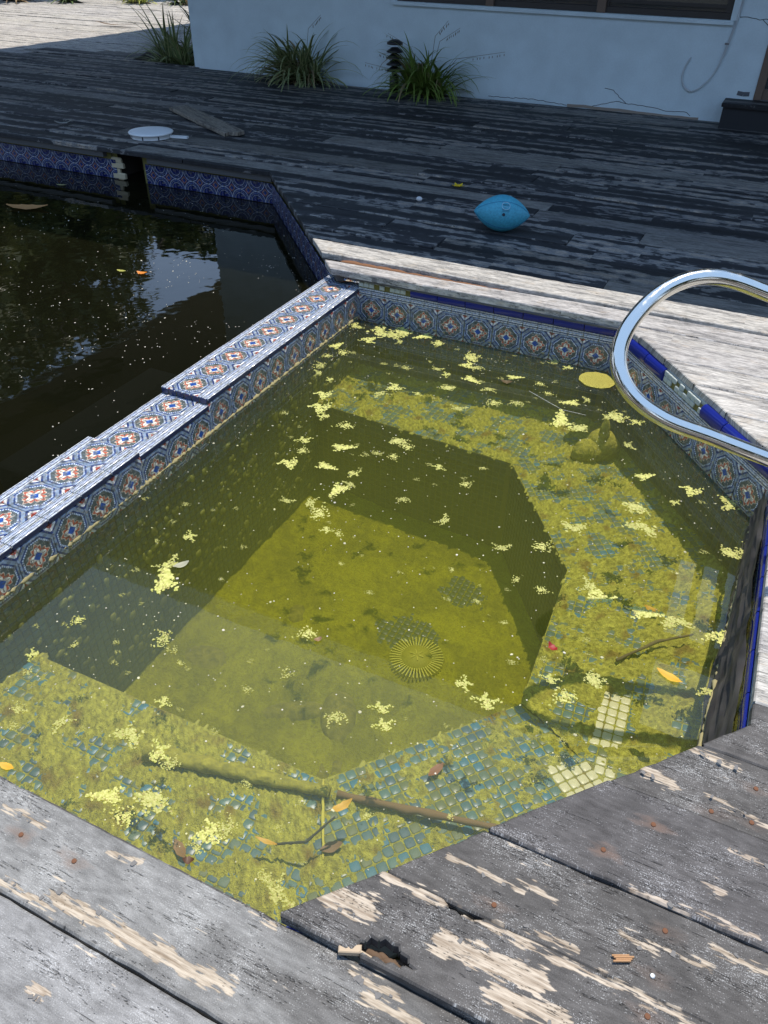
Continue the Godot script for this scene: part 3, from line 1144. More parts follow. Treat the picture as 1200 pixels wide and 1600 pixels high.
# cobalt nosing, narrow tiles and patterned tiles along a wall of the spa
func band(s: Node3D, a: Vector2, b: Vector2, count: int, broken: Array, top: float, bulge := 1.0) -> void:
	var inv := s.transform.affine_inverse()
	var e := (b - a).normalized()
	var along := Vector3(e.x, 0, e.y)
	var n := Vector3(e.y, 0, -e.x)
	var c := Vector3(-0.9, 0, -2.3) - Vector3(a.x, 0, a.y)
	if n.dot(c) < 0: n = -n
	var w := a.distance_to(b) / count
	var right := along if along.cross(Vector3.UP).dot(n) > 0 else -along
	if not M.has("nosing%.3f" % (w + 10 * bulge)):
		var st := begin(true)
		var prof := [Vector2(-0.02, -0.062), Vector2(0.010, -0.062), Vector2(0.016, -0.050), Vector2(0.018, -0.03), Vector2(0.013, -0.012), Vector2(0.002, -0.002), Vector2(-0.02, 0.0)]
		var hw := w / 2 - 0.0022
		for i in prof.size() - 1:
			var p: Vector2 = prof[i] * Vector2(bulge, 1); var q: Vector2 = prof[i + 1] * Vector2(bulge, 1)
			quad(st, Vector3(-hw, p.y, p.x), Vector3(hw, p.y, p.x), Vector3(hw, q.y, q.x), Vector3(-hw, q.y, q.x))
		st.set_smooth_group(-1)
		for side in [-1.0, 1.0]:
			for i in range(1, prof.size() - 1):
				var p0 := Vector3(hw * side, prof[0].y, prof[0].x * bulge); var p1 := Vector3(hw * side, prof[i].y, prof[i].x * bulge); var p2 := Vector3(hw * side, prof[i + 1].y, prof[i + 1].x * bulge)
				if side < 0: tri(st, p0, p1, p2)
				else: tri(st, p0, p2, p1)
		M["nosing%.3f" % (w + 10 * bulge)] = done(st)
		M["square%.3f" % w] = tile_mesh(w - 0.004, 0.158, 0.012)
		M["narrow%.3f" % w] = tile_mesh(w / 2 - 0.003, 0.042, 0.012, 0.002)
		M["chip%.3f" % w] = tile_mesh(w / 5 - 0.003, 0.024, 0.008, 0.002)
	var back := begin(false)
	var L := a.distance_to(b)
	box(back, Vector3(-L / 2, -0.32, -0.03), Vector3(L / 2, top - 0.002, -0.010))
	put("mortar_bed", done(back), M.mortar, s, inv * frame(Vector3((a.x + b.x) / 2, 0, (a.y + b.y) / 2) + n * 0.006, n, right))
	for i in count:
		var p := Vector3(a.x, 0, a.y) + along * ((i + 0.5) * w) + n * 0.006
		if i in broken:
			for q in 5:
				for r in 2:
					if (q * 7 + r * 3 + i) % 4 == 0: continue
					put("mosaic_chip", M["chip%.3f" % w], M.mortar, s, inv * frame(p + right * ((q - 2) * w / 5) + Vector3(0, top - 0.018 - r * 0.027, 0) + n * 0.003, n, right))
		else:
			put("nosing_tile", M["nosing%.3f" % (w + 10 * bulge)], M.cobalt, s, inv * frame(p + Vector3(0, top + rng.randf_range(-0.001, 0.001), 0) - n * 0.002, n + Vector3(0, 0, 0), right))
		for r in 2:
			put("narrow_tile", M["narrow%.3f" % w], M.strips[rng.randi() % 3], s, inv * frame(p + right * ((r - 0.5) * w / 2) + Vector3(0, top - 0.087, 0), n, right))
		put("patterned_tile", M["square%.3f" % w], M.tiles[rng.randi() % 5], s, inv * frame(p + Vector3(0, top - 0.190, 0), n, right))

# ---------------------------------------------------------------- divider between pool and spa
func divider() -> void:
	var d := base("divider_wall", Vector3(-2.13, FLOOR, -2.1))
	tag(d, "low patterned tile wall between the dark pool and the green spa, one stretch of it lower", "tiled wall")
	var inv := d.transform.affine_inverse()
	var w := 0.166
	var sections := [[-4.16, -2.424, -0.100, 10], [-2.424, -1.951, -0.131, 3], [-1.951, -0.30, -0.106, 10]]
	var core := begin(false)
	for s in sections:
		box(core, Vector3(-2.254, FLOOR - 0.05, s[0]), Vector3(-2.0045, s[2] - 0.009, s[1]))
	put("core", done(core), M.dirty_grout, d, inv)
	var square := tile_mesh(w - 0.0035, w - 0.0035, 0.010)
	var left := tile_mesh(w - 0.0035, 0.034, 0.010, 0.002)
	var strip := tile_mesh(w - 0.0035, 0.0265, 0.010, 0.002)
	var lip := tile_mesh(w - 0.0035, 0.022, 0.010, 0.003)
	var end_tile := tile_mesh(0.0375, 0.026, 0.008, 0.002)
	var up := Vector3.UP
	var back := Vector3(0, 0, -1)
	for k in 3:
		var s: Array = sections[k]
		var top: float = s[2]
		var out := 0.006 if k == 2 else 0.0
		for i in s[3]:
			var wk: float = w if k != 1 else (s[1] - s[0]) / 3.0
			var z: float = (s[1] - (i + 0.5) * wk) if k < 2 else (s[0] + (i + 0.5) * wk)
			var jit := func() -> Vector3:
				return Vector3(0, rng.randf_range(-0.0008, 0.0008), 0)
			var tw := func() -> Vector3:
				return up + Vector3(rng.randf_range(-0.008, 0.008), 0, rng.randf_range(-0.008, 0.008))
			put("border_tile", left, M.strips[rng.randi() % 3], d, inv * frame(Vector3(-2.241, top, z) + jit.call(), tw.call(), back))
			put("patterned_tile", square, M.tiles[rng.randi() % 5], d, inv * frame(Vector3(-2.139, top, z) + jit.call(), tw.call(), back))
			put("border_tile", strip, M.strips[rng.randi() % 3], d, inv * frame(Vector3(-2.0405, top, z) + jit.call(), tw.call(), back))
			put("border_tile", strip, M.strips[rng.randi() % 3], d, inv * frame(Vector3(-2.012 + out, top, z) + jit.call(), tw.call(), back))
			put("lip_tile", lip, M.navy, d, inv * frame(Vector3(-1.998 + out, top - 0.013, z), Vector3.RIGHT, back))
			put("patterned_tile", square, M.tiles[rng.randi() % 5], d, inv * frame(Vector3(-1.998 + out, top - 0.027 - w / 2, z), Vector3.RIGHT + Vector3(0, rng.randf_range(-0.012, 0.012), rng.randf_range(-0.012, 0.012)), back))
	for i in 6:
		put("end_tile", end_tile, M.navy, d, inv * frame(Vector3(-2.236 + i * 0.0425, -0.116, -2.4205), Vector3(0, 0, 1), Vector3.RIGHT))
	var cr := begin(true)
	var line := []
	var rad := []
	for i in 280:
		line.append(Vector3(-1.994, WATER + 0.004 + 0.004 * cover_b.get_noise_2d(i * 7, 5), -3.9 + i * 0.012))
		rad.append(0.0015 + 0.012 * maxf(0.0, 0.28 + cover_c.get_noise_2d(i * 37, 77)))
	tube_into(cr, line, rad, 6)
	put("waterline_crust", done(cr), M.crust, d, inv)

# ---------------------------------------------------------------- pool
func pool() -> void:
	var p := base("pool_basin", Vector3(-6, -2.0, -2.5))
	tag(p, "swimming pool basin with a patterned tile band at its edge", "swimming pool", "", "structure")
	var inv := p.transform.affine_inverse()
	var st := begin(false)
	var ring := poly([-16.0, 0.5, -16.0, -5.66, -3.66, -5.66, -2.20, -4.02, -2.23, 0.5])
	for k in ring.size() - 1:
		var a := ring[k]; var b := ring[k + 1]
		if k == 1:
			continue
		var hi := -0.3 if k == 3 else -0.05
		quad(st, Vector3(a.x, -2.0, a.y), Vector3(b.x, -2.0, b.y), Vector3(b.x, hi, b.y), Vector3(a.x, hi, a.y))
	for seg in [[-16.0, -5.30, -2.0, -0.05], [-5.02, -3.66, -2.0, -0.05], [-5.30, -5.02, -2.0, -0.36]]:
		quad(st, Vector3(seg[0], seg[2], -5.66), Vector3(seg[1], seg[2], -5.66), Vector3(seg[1], seg[3], -5.66), Vector3(seg[0], seg[3], -5.66))
	quad(st, Vector3(-16, -1.6, 0.5), Vector3(-2.2, -1.6, 0.5), Vector3(-2.2, -1.6, -5.7), Vector3(-16, -1.6, -5.7))
	put("shell", done(st), M.dirty_grout, p, inv)
	# skimmer mouth
	var sk := begin(false)
	box(sk, Vector3(-5.36, -0.5, -6.05), Vector3(-4.95, -0.04, -6.02))
	box(sk, Vector3(-5.37, -0.5, -6.02), Vector3(-5.355, -0.04, -5.66))
	box(sk, Vector3(-4.955, -0.5, -6.02), Vector3(-4.94, -0.04, -5.66))
	put("skimmer_box", done(sk), M.joist, p, inv)
	var lip := begin(false)
	for k in 5:
		soft_box(lip, Vector3(-5.37, -0.125 - 0.045 * k, -5.67), Vector3(-5.26 + 0.03 * sin(k * 2.4), -0.085 - 0.043 * k, -5.652 + 0.008 * (k % 2)), 0.008)
	put("broken_mortar", done(lip), mat(0.46, 0.40, 0.27, 0.95), p, inv)
	var sq := tile_mesh(0.162, 0.162, 0.012)
	for i in 26:
		var x := -3.75 - i * 0.1655
		if x < -4.95 and x > -5.38: continue
		if i > 24: continue
		put("patterned_tile", sq, M.pool_tile, p, inv * frame(Vector3(x, -0.186, -5.645), Vector3(0, 0, 1) + Vector3(rng.randf_range(-0.01, 0.01), 0, 0), Vector3.RIGHT))
	for i in range(26, 44):
		put("patterned_tile", sq, M.pool_tile, p, inv * frame(Vector3(-3.75 - i * 0.1655, -0.186, -5.645), Vector3(0, 0, 1), Vector3.RIGHT))
	var a := Vector3(-3.66, -0.182, -5.645)
	var b := Vector3(-2.21, -0.182, -4.01)
	var e := (b - a).normalized()
	var n := Vector3(e.z, 0, -e.x)
	if n.x > 0: n = -n
	for i in 13:
		put("patterned_tile", sq, M.pool_tile, p, inv * frame(a + e * (0.085 + i * 0.1665) + n * 0.022, n, -n.cross(Vector3.UP)))
	var step := begin(false)
	soft_box(step, Vector3(-3.0, -1.5, -3.16), Vector3(-2.262, -0.50, -2.0), 0.01)
	put("submerged_step", done(step), mat(0.30, 0.36, 0.36, 0.8), p, inv)
	var wm := StandardMaterial3D.new()
	wm.albedo_color = lin(0.0052, 0.0056, 0.0026, 0.92)
	wm.transparency = BaseMaterial3D.TRANSPARENCY_ALPHA
	wm.roughness = 0.02
	wm.metallic_specular = 0.5
	wm.normal_enabled = true
	wm.normal_texture = water_normal(16, 0.014, 1.4)
	wm.normal_scale = 0.12
	var w := put("pool_water", sheet(poly([-16.0, 0.5, -16.0, -5.66, -5.36, -5.66, -5.36, -6.02, -4.95, -6.02, -4.95, -5.66, -3.66, -5.66, -2.20, -4.02, -2.25, 0.5]), WATER, 0.55), wm)
	tag(w, "dark brown murky pool water mirroring trees and sky", "water", "", "structure")
	# dust and petals afloat
	var flake := begin(false)
	lathe(flake, [Vector2(1.0, 0.0), Vector2(0.8, 0.5), Vector2(0.0, 0.6)], 5)
	var fm := done(flake)
	var where := []
	var cols := []
	for i in 4200:
		var x := rng.randf_range(-7.5, -2.3)
		var z := rng.randf_range(-5.6, -0.8)
		if z < -4.0 - (-2.2 - x) * 1.12: continue
		if z < -4.6 and rng.randf() < 0.7: continue
		if cover_a.get_noise_2d(x * 22, z * 22) < rng.randf_range(-0.35, 0.25): continue
		var r := rng.randf_range(0.0016, 0.0042) * (1.8 if rng.randf() < 0.05 else 1.0)
		where.append(Transform3D(Basis(Vector3.UP, rng.randf() * TAU) * Basis.from_scale(Vector3(r, r * 0.5, r * rng.randf_range(0.5, 1))), Vector3(x, WATER + 0.001, z)))
		var t := rng.randf_range(0.35, 0.9)
		cols.append(Color(t, t * 0.95, t * 0.8))
	var fl := many("floating_specks", fm, M.vertex, where, cols)
	tag(fl, "pale dust specks scattered over the dark pool water", "specks", "", "stuff")
	M.flake = fm

# ---------------------------------------------------------------- house
func ribbon(st: SurfaceTool, pts: Array, w: float, zz := 0.002) -> void:
	for i in pts.size() - 1:
		var a: Vector2 = pts[i]; var b: Vector2 = pts[i + 1]
		var n := (b - a).normalized().orthogonal() * w * 0.5
		quad(st, Vector3(a.x - n.x, a.y - n.y, zz), Vector3(b.x - n.x, b.y - n.y, zz), Vector3(b.x + n.x, b.y + n.y, zz), Vector3(a.x + n.x, a.y + n.y, zz))

func jagged(pts: Array, step: float, amp: float) -> Array:
	var out := []
	for i in pts.size() - 1:
		var n := maxi(1, int(pts[i].distance_to(pts[i + 1]) / step))
		for k in n:
			out.append(pts[i].lerp(pts[i + 1], float(k) / n) + Vector2(rng.randf_range(-amp, amp), rng.randf_range(-amp, amp)))
	out.append(pts[-1])
	return out

func house() -> void:
	var h := base("house", Vector3(-7.585, 0, -9.917), -atan2(0.259, 6.906))
	tag(h, "pale blue rendered house with a long dark window and a wide flat roof", "house")
	var st := begin(false)
	var top := 4.6
	var L := 10.5
	# left end to window, below window, over window, between window and door, over door, right of door
	box(st, Vector3(0, -0.30, -0.22), Vector3(3.10, top, 0))
	box(st, Vector3(3.10, -0.30, -0.22), Vector3(6.83, 0.905, 0))
	box(st, Vector3(3.10, 2.25, -0.22), Vector3(6.83, top, 0))
	box(st, Vector3(6.83, -0.30, -0.22), Vector3(7.235, top, 0))
	box(st, Vector3(7.235, 2.5, -0.22), Vector3(8.3, top, 0))
	box(st, Vector3(8.3, -0.30, -0.22), Vector3(L, top, 0))
	box(st, Vector3(0, -0.30, -7.0), Vector3(0.22, top, -0.22))
	put("wall", done(st), M.wall, h)
	var inside := begin(false)
	box(inside, Vector3(0.22, -0.30, -3.2), Vector3(L, top, -3.0))
	box(inside, Vector3(0.22, -0.32, -3.0), Vector3(L, -0.30, -0.22))
	put("room_behind", done(inside), mat(0.05, 0.045, 0.04, 0.9), h)
	# window
	var frm := mat(0.035, 0.030, 0.028, 0.45)
	var trim := mat(0.16, 0.11, 0.08, 0.6)
	var glass := StandardMaterial3D.new()
	glass.albedo_color = Color(0.5, 0.55, 0.55, 0.06)
	glass.transparency = BaseMaterial3D.TRANSPARENCY_ALPHA
	glass.roughness = 0.02
	var bars := [3.10, 4.265, 5.52, 6.83]
	for k in 3:
		var x0: float = bars[k]
		var x1: float = bars[k + 1]
		var f := begin(false)
		for r in [[x0, x1, 0.907, 0.965], [x0, x1, 2.18, 2.248]]:
			soft_box(f, Vector3(r[0] + 0.002, r[2], -0.10), Vector3(r[1] - 0.002, r[3], -0.03), 0.004)
		for r in [[x0 + 0.002, x0 + 0.07], [x1 - 0.07, x1 - 0.002]]:
			box(f, Vector3(r[0], 0.965, -0.10), Vector3(r[1], 2.18, -0.03))
		box(f, Vector3(x0 + 0.07, 1.0, -0.075), Vector3(x1 - 0.07, 1.03, -0.045))
		var w := put("window_frame", done(f), frm, h)
		put("pane", box_mesh(Vector3(x0 + 0.07, 0.965, -0.062), Vector3(x1 - 0.07, 2.18, -0.058)), glass, w)
		if k < 2:
			put("mullion", box_mesh(Vector3(x1 - 0.045, 0.907, -0.028), Vector3(x1 + 0.045, 2.248, 0.004)), trim, h)
	var sill := begin(false)
	soft_box(sill, Vector3(3.06, 0.868, 0.0), Vector3(6.87, 0.904, 0.038), 0.006)
	put("sill", done(sill), M.wall, h)
	var sidetrim := begin(false)
	box(sidetrim, Vector3(6.832, 0.906, 0.001), Vector3(6.90, 2.30, 0.016))
	put("window_trim", done(sidetrim), M.wall, h)
	# door with its bronze frame, on a low wooden step
	var df := begin(false)
	box(df, Vector3(7.237, 0.24, -0.10), Vector3(7.31, 2.498, 0.012))
	box(df, Vector3(8.23, 0.24, -0.10), Vector3(8.298, 2.498, 0.012))
	box(df, Vector3(7.31, 0.24, -0.10), Vector3(8.23, 0.33, -0.03))
	var door := put("door_frame", done(df), trim, h)
	put("pane", box_mesh(Vector3(7.31, 0.33, -0.07), Vector3(8.23, 2.49, -0.062)), glass, door)
	put("threshold", box_mesh(Vector3(7.237, -0.30, -0.22), Vector3(8.298, 0.238, 0.0)), mat(0.16, 0.17, 0.18, 0.8), h)
	# roof
	var roof := begin(false)
	var back := Transform3D(h.transform.affine_inverse())
	box(roof, Vector3(-11.0, 4.62, -17.0), Vector3(0.35, 4.86, -5.5), back)
	box(roof, Vector3(1.2, 4.62, -17.0), Vector3(4.2, 4.86, -5.5), back)
	for r in [[-17.0, -9.2], [-7.4, -7.15], [-5.9, -5.5]]:
		box(roof, Vector3(0.35, 4.62, r[0]), Vector3(1.2, 4.86, r[1]), back)
	for x in [0.56, 0.86]:
		box(roof, Vector3(x, 4.66, -9.2), Vector3(x + 0.10, 4.80, -7.4), back)
	put("roof", done(roof), mat(0.13, 0.12, 0.11, 0.9), h)
	var fas := begin(false)
	box(fas, Vector3(-11.03, 4.58, -5.498), Vector3(4.23, 4.90, -5.46), back)
	box(fas, Vector3(-11.04, 4.58, -17.0), Vector3(-11.002, 4.90, -5.50), back)
	put("fascia", done(fas), M.wall, h)
	for k in 9:
		put("rafter", box_mesh(Vector3(-0.045, 4.42, -4.1), Vector3(0.045, 4.618, 0.1)), M.joist, h, Transform3D(Basis(), Vector3(-2.6 + k * 1.5, 0, 4.1)))
	for x in [-10.8, 3.9]:
		put("post", box_mesh(Vector3(x - 0.07, 0.0, -5.75), Vector3(x + 0.07, 4.618, -5.61)), M.wall, h, back)
	# cracks and the hanging cable
	var crk := mat(0.06, 0.075, 0.085, 0.9)
	for c in [[[6.91, 0.937], [6.99, 0.945], [7.10, 0.925], [7.225, 0.935]], [[5.55, 0.015], [5.85, 0.10], [5.96, 0.085], [6.15, 0.085], [6.40, 0.055], [6.62, 0.06], [6.66, 0.03]], [[5.96, 0.085], [5.80, 0.20], [5.70, 0.215]], [[7.13, 0.93], [7.21, 0.86]], [[4.35, 0.02], [4.9, 0.035], [5.3, 0.01]]]:
		var pl := []
		for q in c: pl.append(Vector2(q[0], q[1]))
		var s2 := begin(false)
		ribbon(s2, jagged(pl, 0.03, 0.005), 0.006)
		put("crack", done(s2), crk, h)
	var scar := begin(false)
	ribbon(scar, jagged([Vector2(5.3, 0.012), Vector2(6.1, 0.012), Vector2(6.75, 0.008)], 0.09, 0.007), 0.03, 0.003)
	put("bare_render", done(scar), mat(0.33, 0.28, 0.23, 0.95), h)
	var stain := begin(false)
	ribbon(stain, [Vector2(7.07, 0.285), Vector2(7.13, 0.278), Vector2(7.19, 0.283)], 0.04, 0.003)
	put("grey_patch", done(stain), mat(0.11, 0.12, 0.14, 0.9), h)
	var key := [Vector3(6.95, 1.7, 0.012), Vector3(6.905, 1.15, 0.012), Vector3(6.885, 0.90, 0.012), Vector3(6.84, 0.60, 0.014), Vector3(6.79, 0.43, 0.016), Vector3(6.70, 0.31, 0.02), Vector3(6.61, 0.262, 0.022), Vector3(6.53, 0.30, 0.02), Vector3(6.49, 0.38, 0.016), Vector3(6.495, 0.47, 0.012), Vector3(6.525, 0.55, 0.010), Vector3(6.535, 0.565, -0.01)]
	var cv := Curve3D.new()
	for i in key.size():
		var t: Vector3 = (key[min(i + 1, key.size() - 1)] - key[max(i - 1, 0)]) / 6.0
		cv.add_point(key[i], -t, t)
	cv.bake_interval = 0.03
	var pts := []
	for p in cv.get_baked_points(): pts.append(p)
	for off in [0.0, 0.014]:
		var c2 := begin(true)
		var moved := []
		for i in pts.size():
			moved.append(pts[i] + Vector3(off * (1.0 if i < pts.size() * 0.6 else 0.4), off * 0.3, 0))
		tube_into(c2, moved, [0.0065], 6)
		put("cable", done(c2), mat(0.50, 0.55, 0.58, 0.5), h)
	var clip := begin(false)
	box(clip, Vector3(6.835, 0.70, 0.0), Vector3(6.875, 0.715, 0.024))
	put("cable_clip", done(clip), mat(0.2, 0.2, 0.2, 0.5), h)
	# step in front of the door: boards on a box
	var sp := base("door_step", Vector3(0.6, 0, -9.3))
	tag(sp, "low dark wooden step in front of the house door", "step")
	var inv := sp.transform.affine_inverse()
	put("riser", box_mesh(Vector3(-0.60, 0.0, -9.62), Vector3(2.4, 0.195, -9.32)), mat(0.022, 0.024, 0.028, 0.8), sp, inv)
	for k in 2:
		var before := board_count
		var q := rect(-0.615, -9.63 + k * 0.17, 2.4, -9.465 + k * 0.17)
		board("plank", q, 0.235, 0.036, M.far, sp, 1, 0.2, 0.004, Color(0.7, 0.7, 0.7))
		(sp.get_child(sp.get_child_count() - 1) as Node3D).transform = inv

# ---------------------------------------------------------------- plants
func blade_mesh(len: float, w: float, droop: float, mid: Color, rim: Color) -> ArrayMesh:
	var st := begin(true)
	var n := 9
	var rows := []
	var p := Vector3.ZERO
	var ang := 0.0
	for i in n + 1:
		var t := float(i) / n
		var ww := w * 0.5 * (0.55 + 0.45 * sin(PI * minf(t * 1.6, 1.0))) * (1.0 - pow(t, 3.0)) + 0.0004
		var nrm := Vector3(0, sin(ang), cos(ang))
		rows.append([p + Vector3(-ww, 0, 0) + nrm * ww * 0.35, p + Vector3(-ww * 0.62, 0, 0) + nrm * ww * 0.15, p, p + Vector3(ww * 0.62, 0, 0) + nrm * ww * 0.15, p + Vector3(ww, 0, 0) + nrm * ww * 0.35])
		ang += droop / n * (0.4 + 1.4 * t)
		p += Vector3(0, cos(ang), -sin(ang)) * len / n
	var cs := [rim, rim.lerp(mid, 0.5), mid, rim.lerp(mid, 0.5), rim]
	for i in n:
		for k in 4:
			for q in [[i, k], [i + 1, k + 1], [i, k + 1], [i, k], [i + 1, k], [i + 1, k + 1]]:
				st.set_color(cs[q[1]])
				st.add_vertex(rows[q[0]][q[1]])
	return done(st)

func clump(called: String, at: Vector3, label: String, count: int, size: float, width: float, mid: Color, rim: Color, spread: float, front_only: bool) -> Node3D:
	var o := base(called, at)
	tag(o, label, "plant", "strap-leaved plants along the house wall")
	var vs := []
	for k in 12:
		var dead := k == 11
		vs.append(blade_mesh(size * rng.randf_range(0.75, 1.25), width * rng.randf_range(0.8, 1.2), rng.randf_range(0.6, 2.3), Color(0.20, 0.15, 0.08) if dead else mid * rng.randf_range(0.75, 1.25), Color(0.30, 0.24, 0.13) if dead else rim * rng.randf_range(0.8, 1.15)))
	for i in count:
		var a := rng.randf() * TAU
		if front_only and cos(a) > 0.55: a = a + PI
		var lean := pow(rng.randf(), 0.8) * spread
		var b := Basis(Vector3.UP, a) * Basis(Vector3.RIGHT, -lean)
		put("leaf", vs[rng.randi() % 12], M.leaf, o, Transform3D(b.scaled_local(Vector3(1, 1, 1) * rng.randf_range(0.7, 1.1)), Vector3(rng.randf_range(-0.16, 0.16) * size * 1.6, 0, rng.randf_range(-0.06, 0.08))))
	var heap := begin(true)
	bumpy(heap, Vector3(0, -0.01, 0), Vector3(0.30 * size + 0.08, 0.06, 0.14), 0.5, noise(9, 0.05, 2), 6, 14)
	put("leaf_litter", done(heap), M.soil, o)
	return o

func tree(at: Vector3, tall: float, wide: float, label: String, s: int) -> void:
	var o := base("tree", at)
	tag(o, label, "tree", "trees beyond the deck")
	var r := RandomNumberGenerator.new()
	r.seed = s
	var tr := begin(true)
	tube_into(tr, [Vector3(0, -1.9, 0), Vector3(0.1, tall * 0.3, 0.05), Vector3(-0.1, tall * 0.6, 0.1), Vector3(0, tall * 0.85, 0)], [tall * 0.03, tall * 0.024, tall * 0.015, 0.04], 8)
	for k in 7:
		var a := r.randf() * TAU
		var y := tall * r.randf_range(0.3, 0.7)
		tube_into(tr, [Vector3(0, y, 0), Vector3(cos(a) * wide * 0.3, y + tall * 0.08, sin(a) * wide * 0.3), Vector3(cos(a) * wide * 0.75, y + tall * 0.2, sin(a) * wide * 0.75)], [tall * 0.01, tall * 0.007, 0.02], 6)
	put("trunk", done(tr), mat(0.10, 0.08, 0.06, 0.9), o)
	var cr := begin(false)
	var tufts := []
	for k in 46:
		var d := Vector3(r.randf_range(-1, 1), r.randf_range(-1, 1), r.randf_range(-1, 1))
		if d.length() > 1: d = d.normalized() * r.randf()
		tufts.append([Vector3(d.x * wide, tall * 0.55 + d.y * tall * 0.46, d.z * wide), r.randf_range(0.2, 0.36) * wide])
	for t in tufts:
		for k in 230:
			var d := Vector3(r.randfn(), r.randfn(), r.randfn()).normalized() * pow(r.randf(), 0.4)
			var c: Vector3 = t[0] + d * t[1]
			var u := Vector3(r.randfn(), r.randfn() * 0.5, r.randfn()).normalized()
			var v := u.cross(Vector3(r.randfn(), r.randfn(), r.randfn()).normalized()).normalized()
			var ln := r.randf_range(0.17, 0.34)
			var tone := Color(0.055, 0.085, 0.02).lerp(Color(0.12, 0.13, 0.03), r.randf())
			cr.set_color(tone)
			cr.add_vertex(c - u * ln); cr.add_vertex(c + v * ln * 0.35); cr.add_vertex(c + u * ln)
			cr.add_vertex(c - u * ln); cr.add_vertex(c + u * ln); cr.add_vertex(c - v * ln * 0.35)
	put("crown", done(cr), M.leaf, o)

func garden() -> void:
	M.leaf = mat(1, 1, 1, 0.55)
	M.leaf.vertex_color_use_as_albedo = true
	M.leaf.backlight_enabled = true
	M.leaf.backlight = Color(0.35, 0.4, 0.2)
	# planting bed at the house corner
	var bed := base("planting_bed", Vector3(-8.4, -0.2, -10.6))
	tag(bed, "sunken soil bed with a board edge at the left corner of the house", "planting bed")
	var inv := bed.transform.affine_inverse()
	var so := begin(true)
	bumpy(so, Vector3(-8.3, -0.26, -10.9), Vector3(1.6, 0.12, 1.0), 0.3, noise(5, 0.02, 3), 8, 20)
	put("soil", done(so), M.soil, bed, inv)
	for e in [[-9.76, -11.9, -9.20, -10.95], [-9.19, -10.93, -8.76, -10.03]]:
		var a := Vector3(e[0], 0, e[1]); var b := Vector3(e[2], 0, e[3])
		var along := (b - a).normalized()
		put("edge_board", box_mesh(Vector3(0, -0.26, -0.03), Vector3(a.distance_to(b), 0.012, 0.0)), M.fascia, bed, inv * Transform3D(Basis(along, Vector3.UP, along.cross(Vector3.UP)), a))
	var g1 := Color(0.09, 0.155, 0.045)
	var cream := Color(0.46, 0.48, 0.25)
	var p0 := clump("strap_leaf_plant", Vector3(-8.25, -0.16, -10.45), "green and cream striped strap-leaved clump in the bed at the house corner", 110, 0.95, 0.055, g1, cream, 1.15, false)
	var p0b := clump("strap_leaf_plant", Vector3(-8.05, -0.16, -11.2), "taller dark green strap-leaved clump at the back of the corner bed", 80, 1.25, 0.06, Color(0.03, 0.065, 0.02), Color(0.10, 0.14, 0.05), 0.95, false)
	var p1 := clump("strap_leaf_plant", Vector3(-5.72, -0.02, -9.70), "variegated strap-leaved clump against the middle of the blue wall", 230, 0.82, 0.054, g1, cream, 1.3, true)
	var p2 := clump("strap_leaf_plant", Vector3(-3.98, -0.02, -9.62), "plain green strap-leaved clump with dry seed stems beside the garden light", 190, 0.84, 0.048, Color(0.13, 0.21, 0.035), Color(0.20, 0.28, 0.06), 1.15, true)
	var dry := mat(0.13, 0.10, 0.06, 0.9)
	for q in [[p1, 0.30, 0.40, 0.75], [p2, -0.62, 0.35, 0.42], [p2, -0.50, 0.5, 0.62], [p2, 0.25, 0.3, 0.78], [p2, 0.40, 0.4, 0.72], [p2, 0.95, 0.45, 0.52], [p2, -0.8, 0.3, 0.30]]:
		var st := begin(true)
		var tip := Vector3(q[1], q[3], 0.05)
		var mid := Vector3(q[1] * 0.4, q[3] * 0.8, 0.05)
		tube_into(st, [Vector3(0, 0, 0), mid, tip], [0.003, 0.0025, 0.0015], 4)
		for k in 9:
			var c := mid.lerp(tip, 0.35 + k * 0.08) + Vector3(0, -0.012, 0)
			bumpy(st, c + Vector3(rng.randf_range(-0.012, 0.012), -0.018, rng.randf_range(-0.012, 0.012)), Vector3(0.004, 0.013, 0.004), 0.0, jag, 4, 5)
		put("seed_stem", done(st), dry, q[0])
	# louvred garden light
	var bl := base("garden_light", Vector3(-4.40, 0.0, -9.60))
	tag(bl, "black louvred garden light on a short post in front of the wall", "garden light")
	var blk := mat(0.018, 0.018, 0.02, 0.4)
	var s1 := begin(true)
	lathe(s1, [Vector2(0, 0), Vector2(0.055, 0.0), Vector2(0.055, 0.16), Vector2(0.03, 0.17), Vector2(0.03, 0.46), Vector2(0, 0.46)], 14)
	put("post", done(s1), blk, bl)
	for k in 4:
		var s2 := begin(true)
		lathe(s2, [Vector2(0.03, 0.0), Vector2(0.098, -0.028), Vector2(0.100, -0.020), Vector2(0.04, 0.022), Vector2(0.03, 0.022)], 18)
		put("louvre", done(s2), blk, bl, Transform3D(Basis(), Vector3(0, 0.24 + k * 0.066, 0)))
	var s3 := begin(true)
	lathe(s3, [Vector2(0.0, 0.0), Vector2(0.095, -0.01), Vector2(0.095, 0.012), Vector2(0.05, 0.035), Vector2(0.0, 0.045)], 18)
	put("cap", done(s3), blk, bl, Transform3D(Basis(), Vector3(0, 0.50, 0)))
	# beyond the deck
	tree(Vector3(-22, 0, -13.5), 13, 4.2, "broad green tree left of the house, nearest the deck", 5)
	tree(Vector3(-21.0, 0, -7.5), 13, 4.0, "broad green tree level with the pool, left of the deck", 6)
	tree(Vector3(-24.5, 0, -21), 12, 4.6, "wide green tree far behind the corner bed", 7)
	tree(Vector3(-17.0, 0, -26.0), 6.5, 3.6, "small green tree behind the house end", 8)
	tree(Vector3(-17.5, 0, -5.5), 10, 3.6, "round green tree close to the pool's left end", 21)
	tree(Vector3(-18.5, 0, -10.5), 10, 3.0, "round green tree between the two broad trees left of the deck", 22)
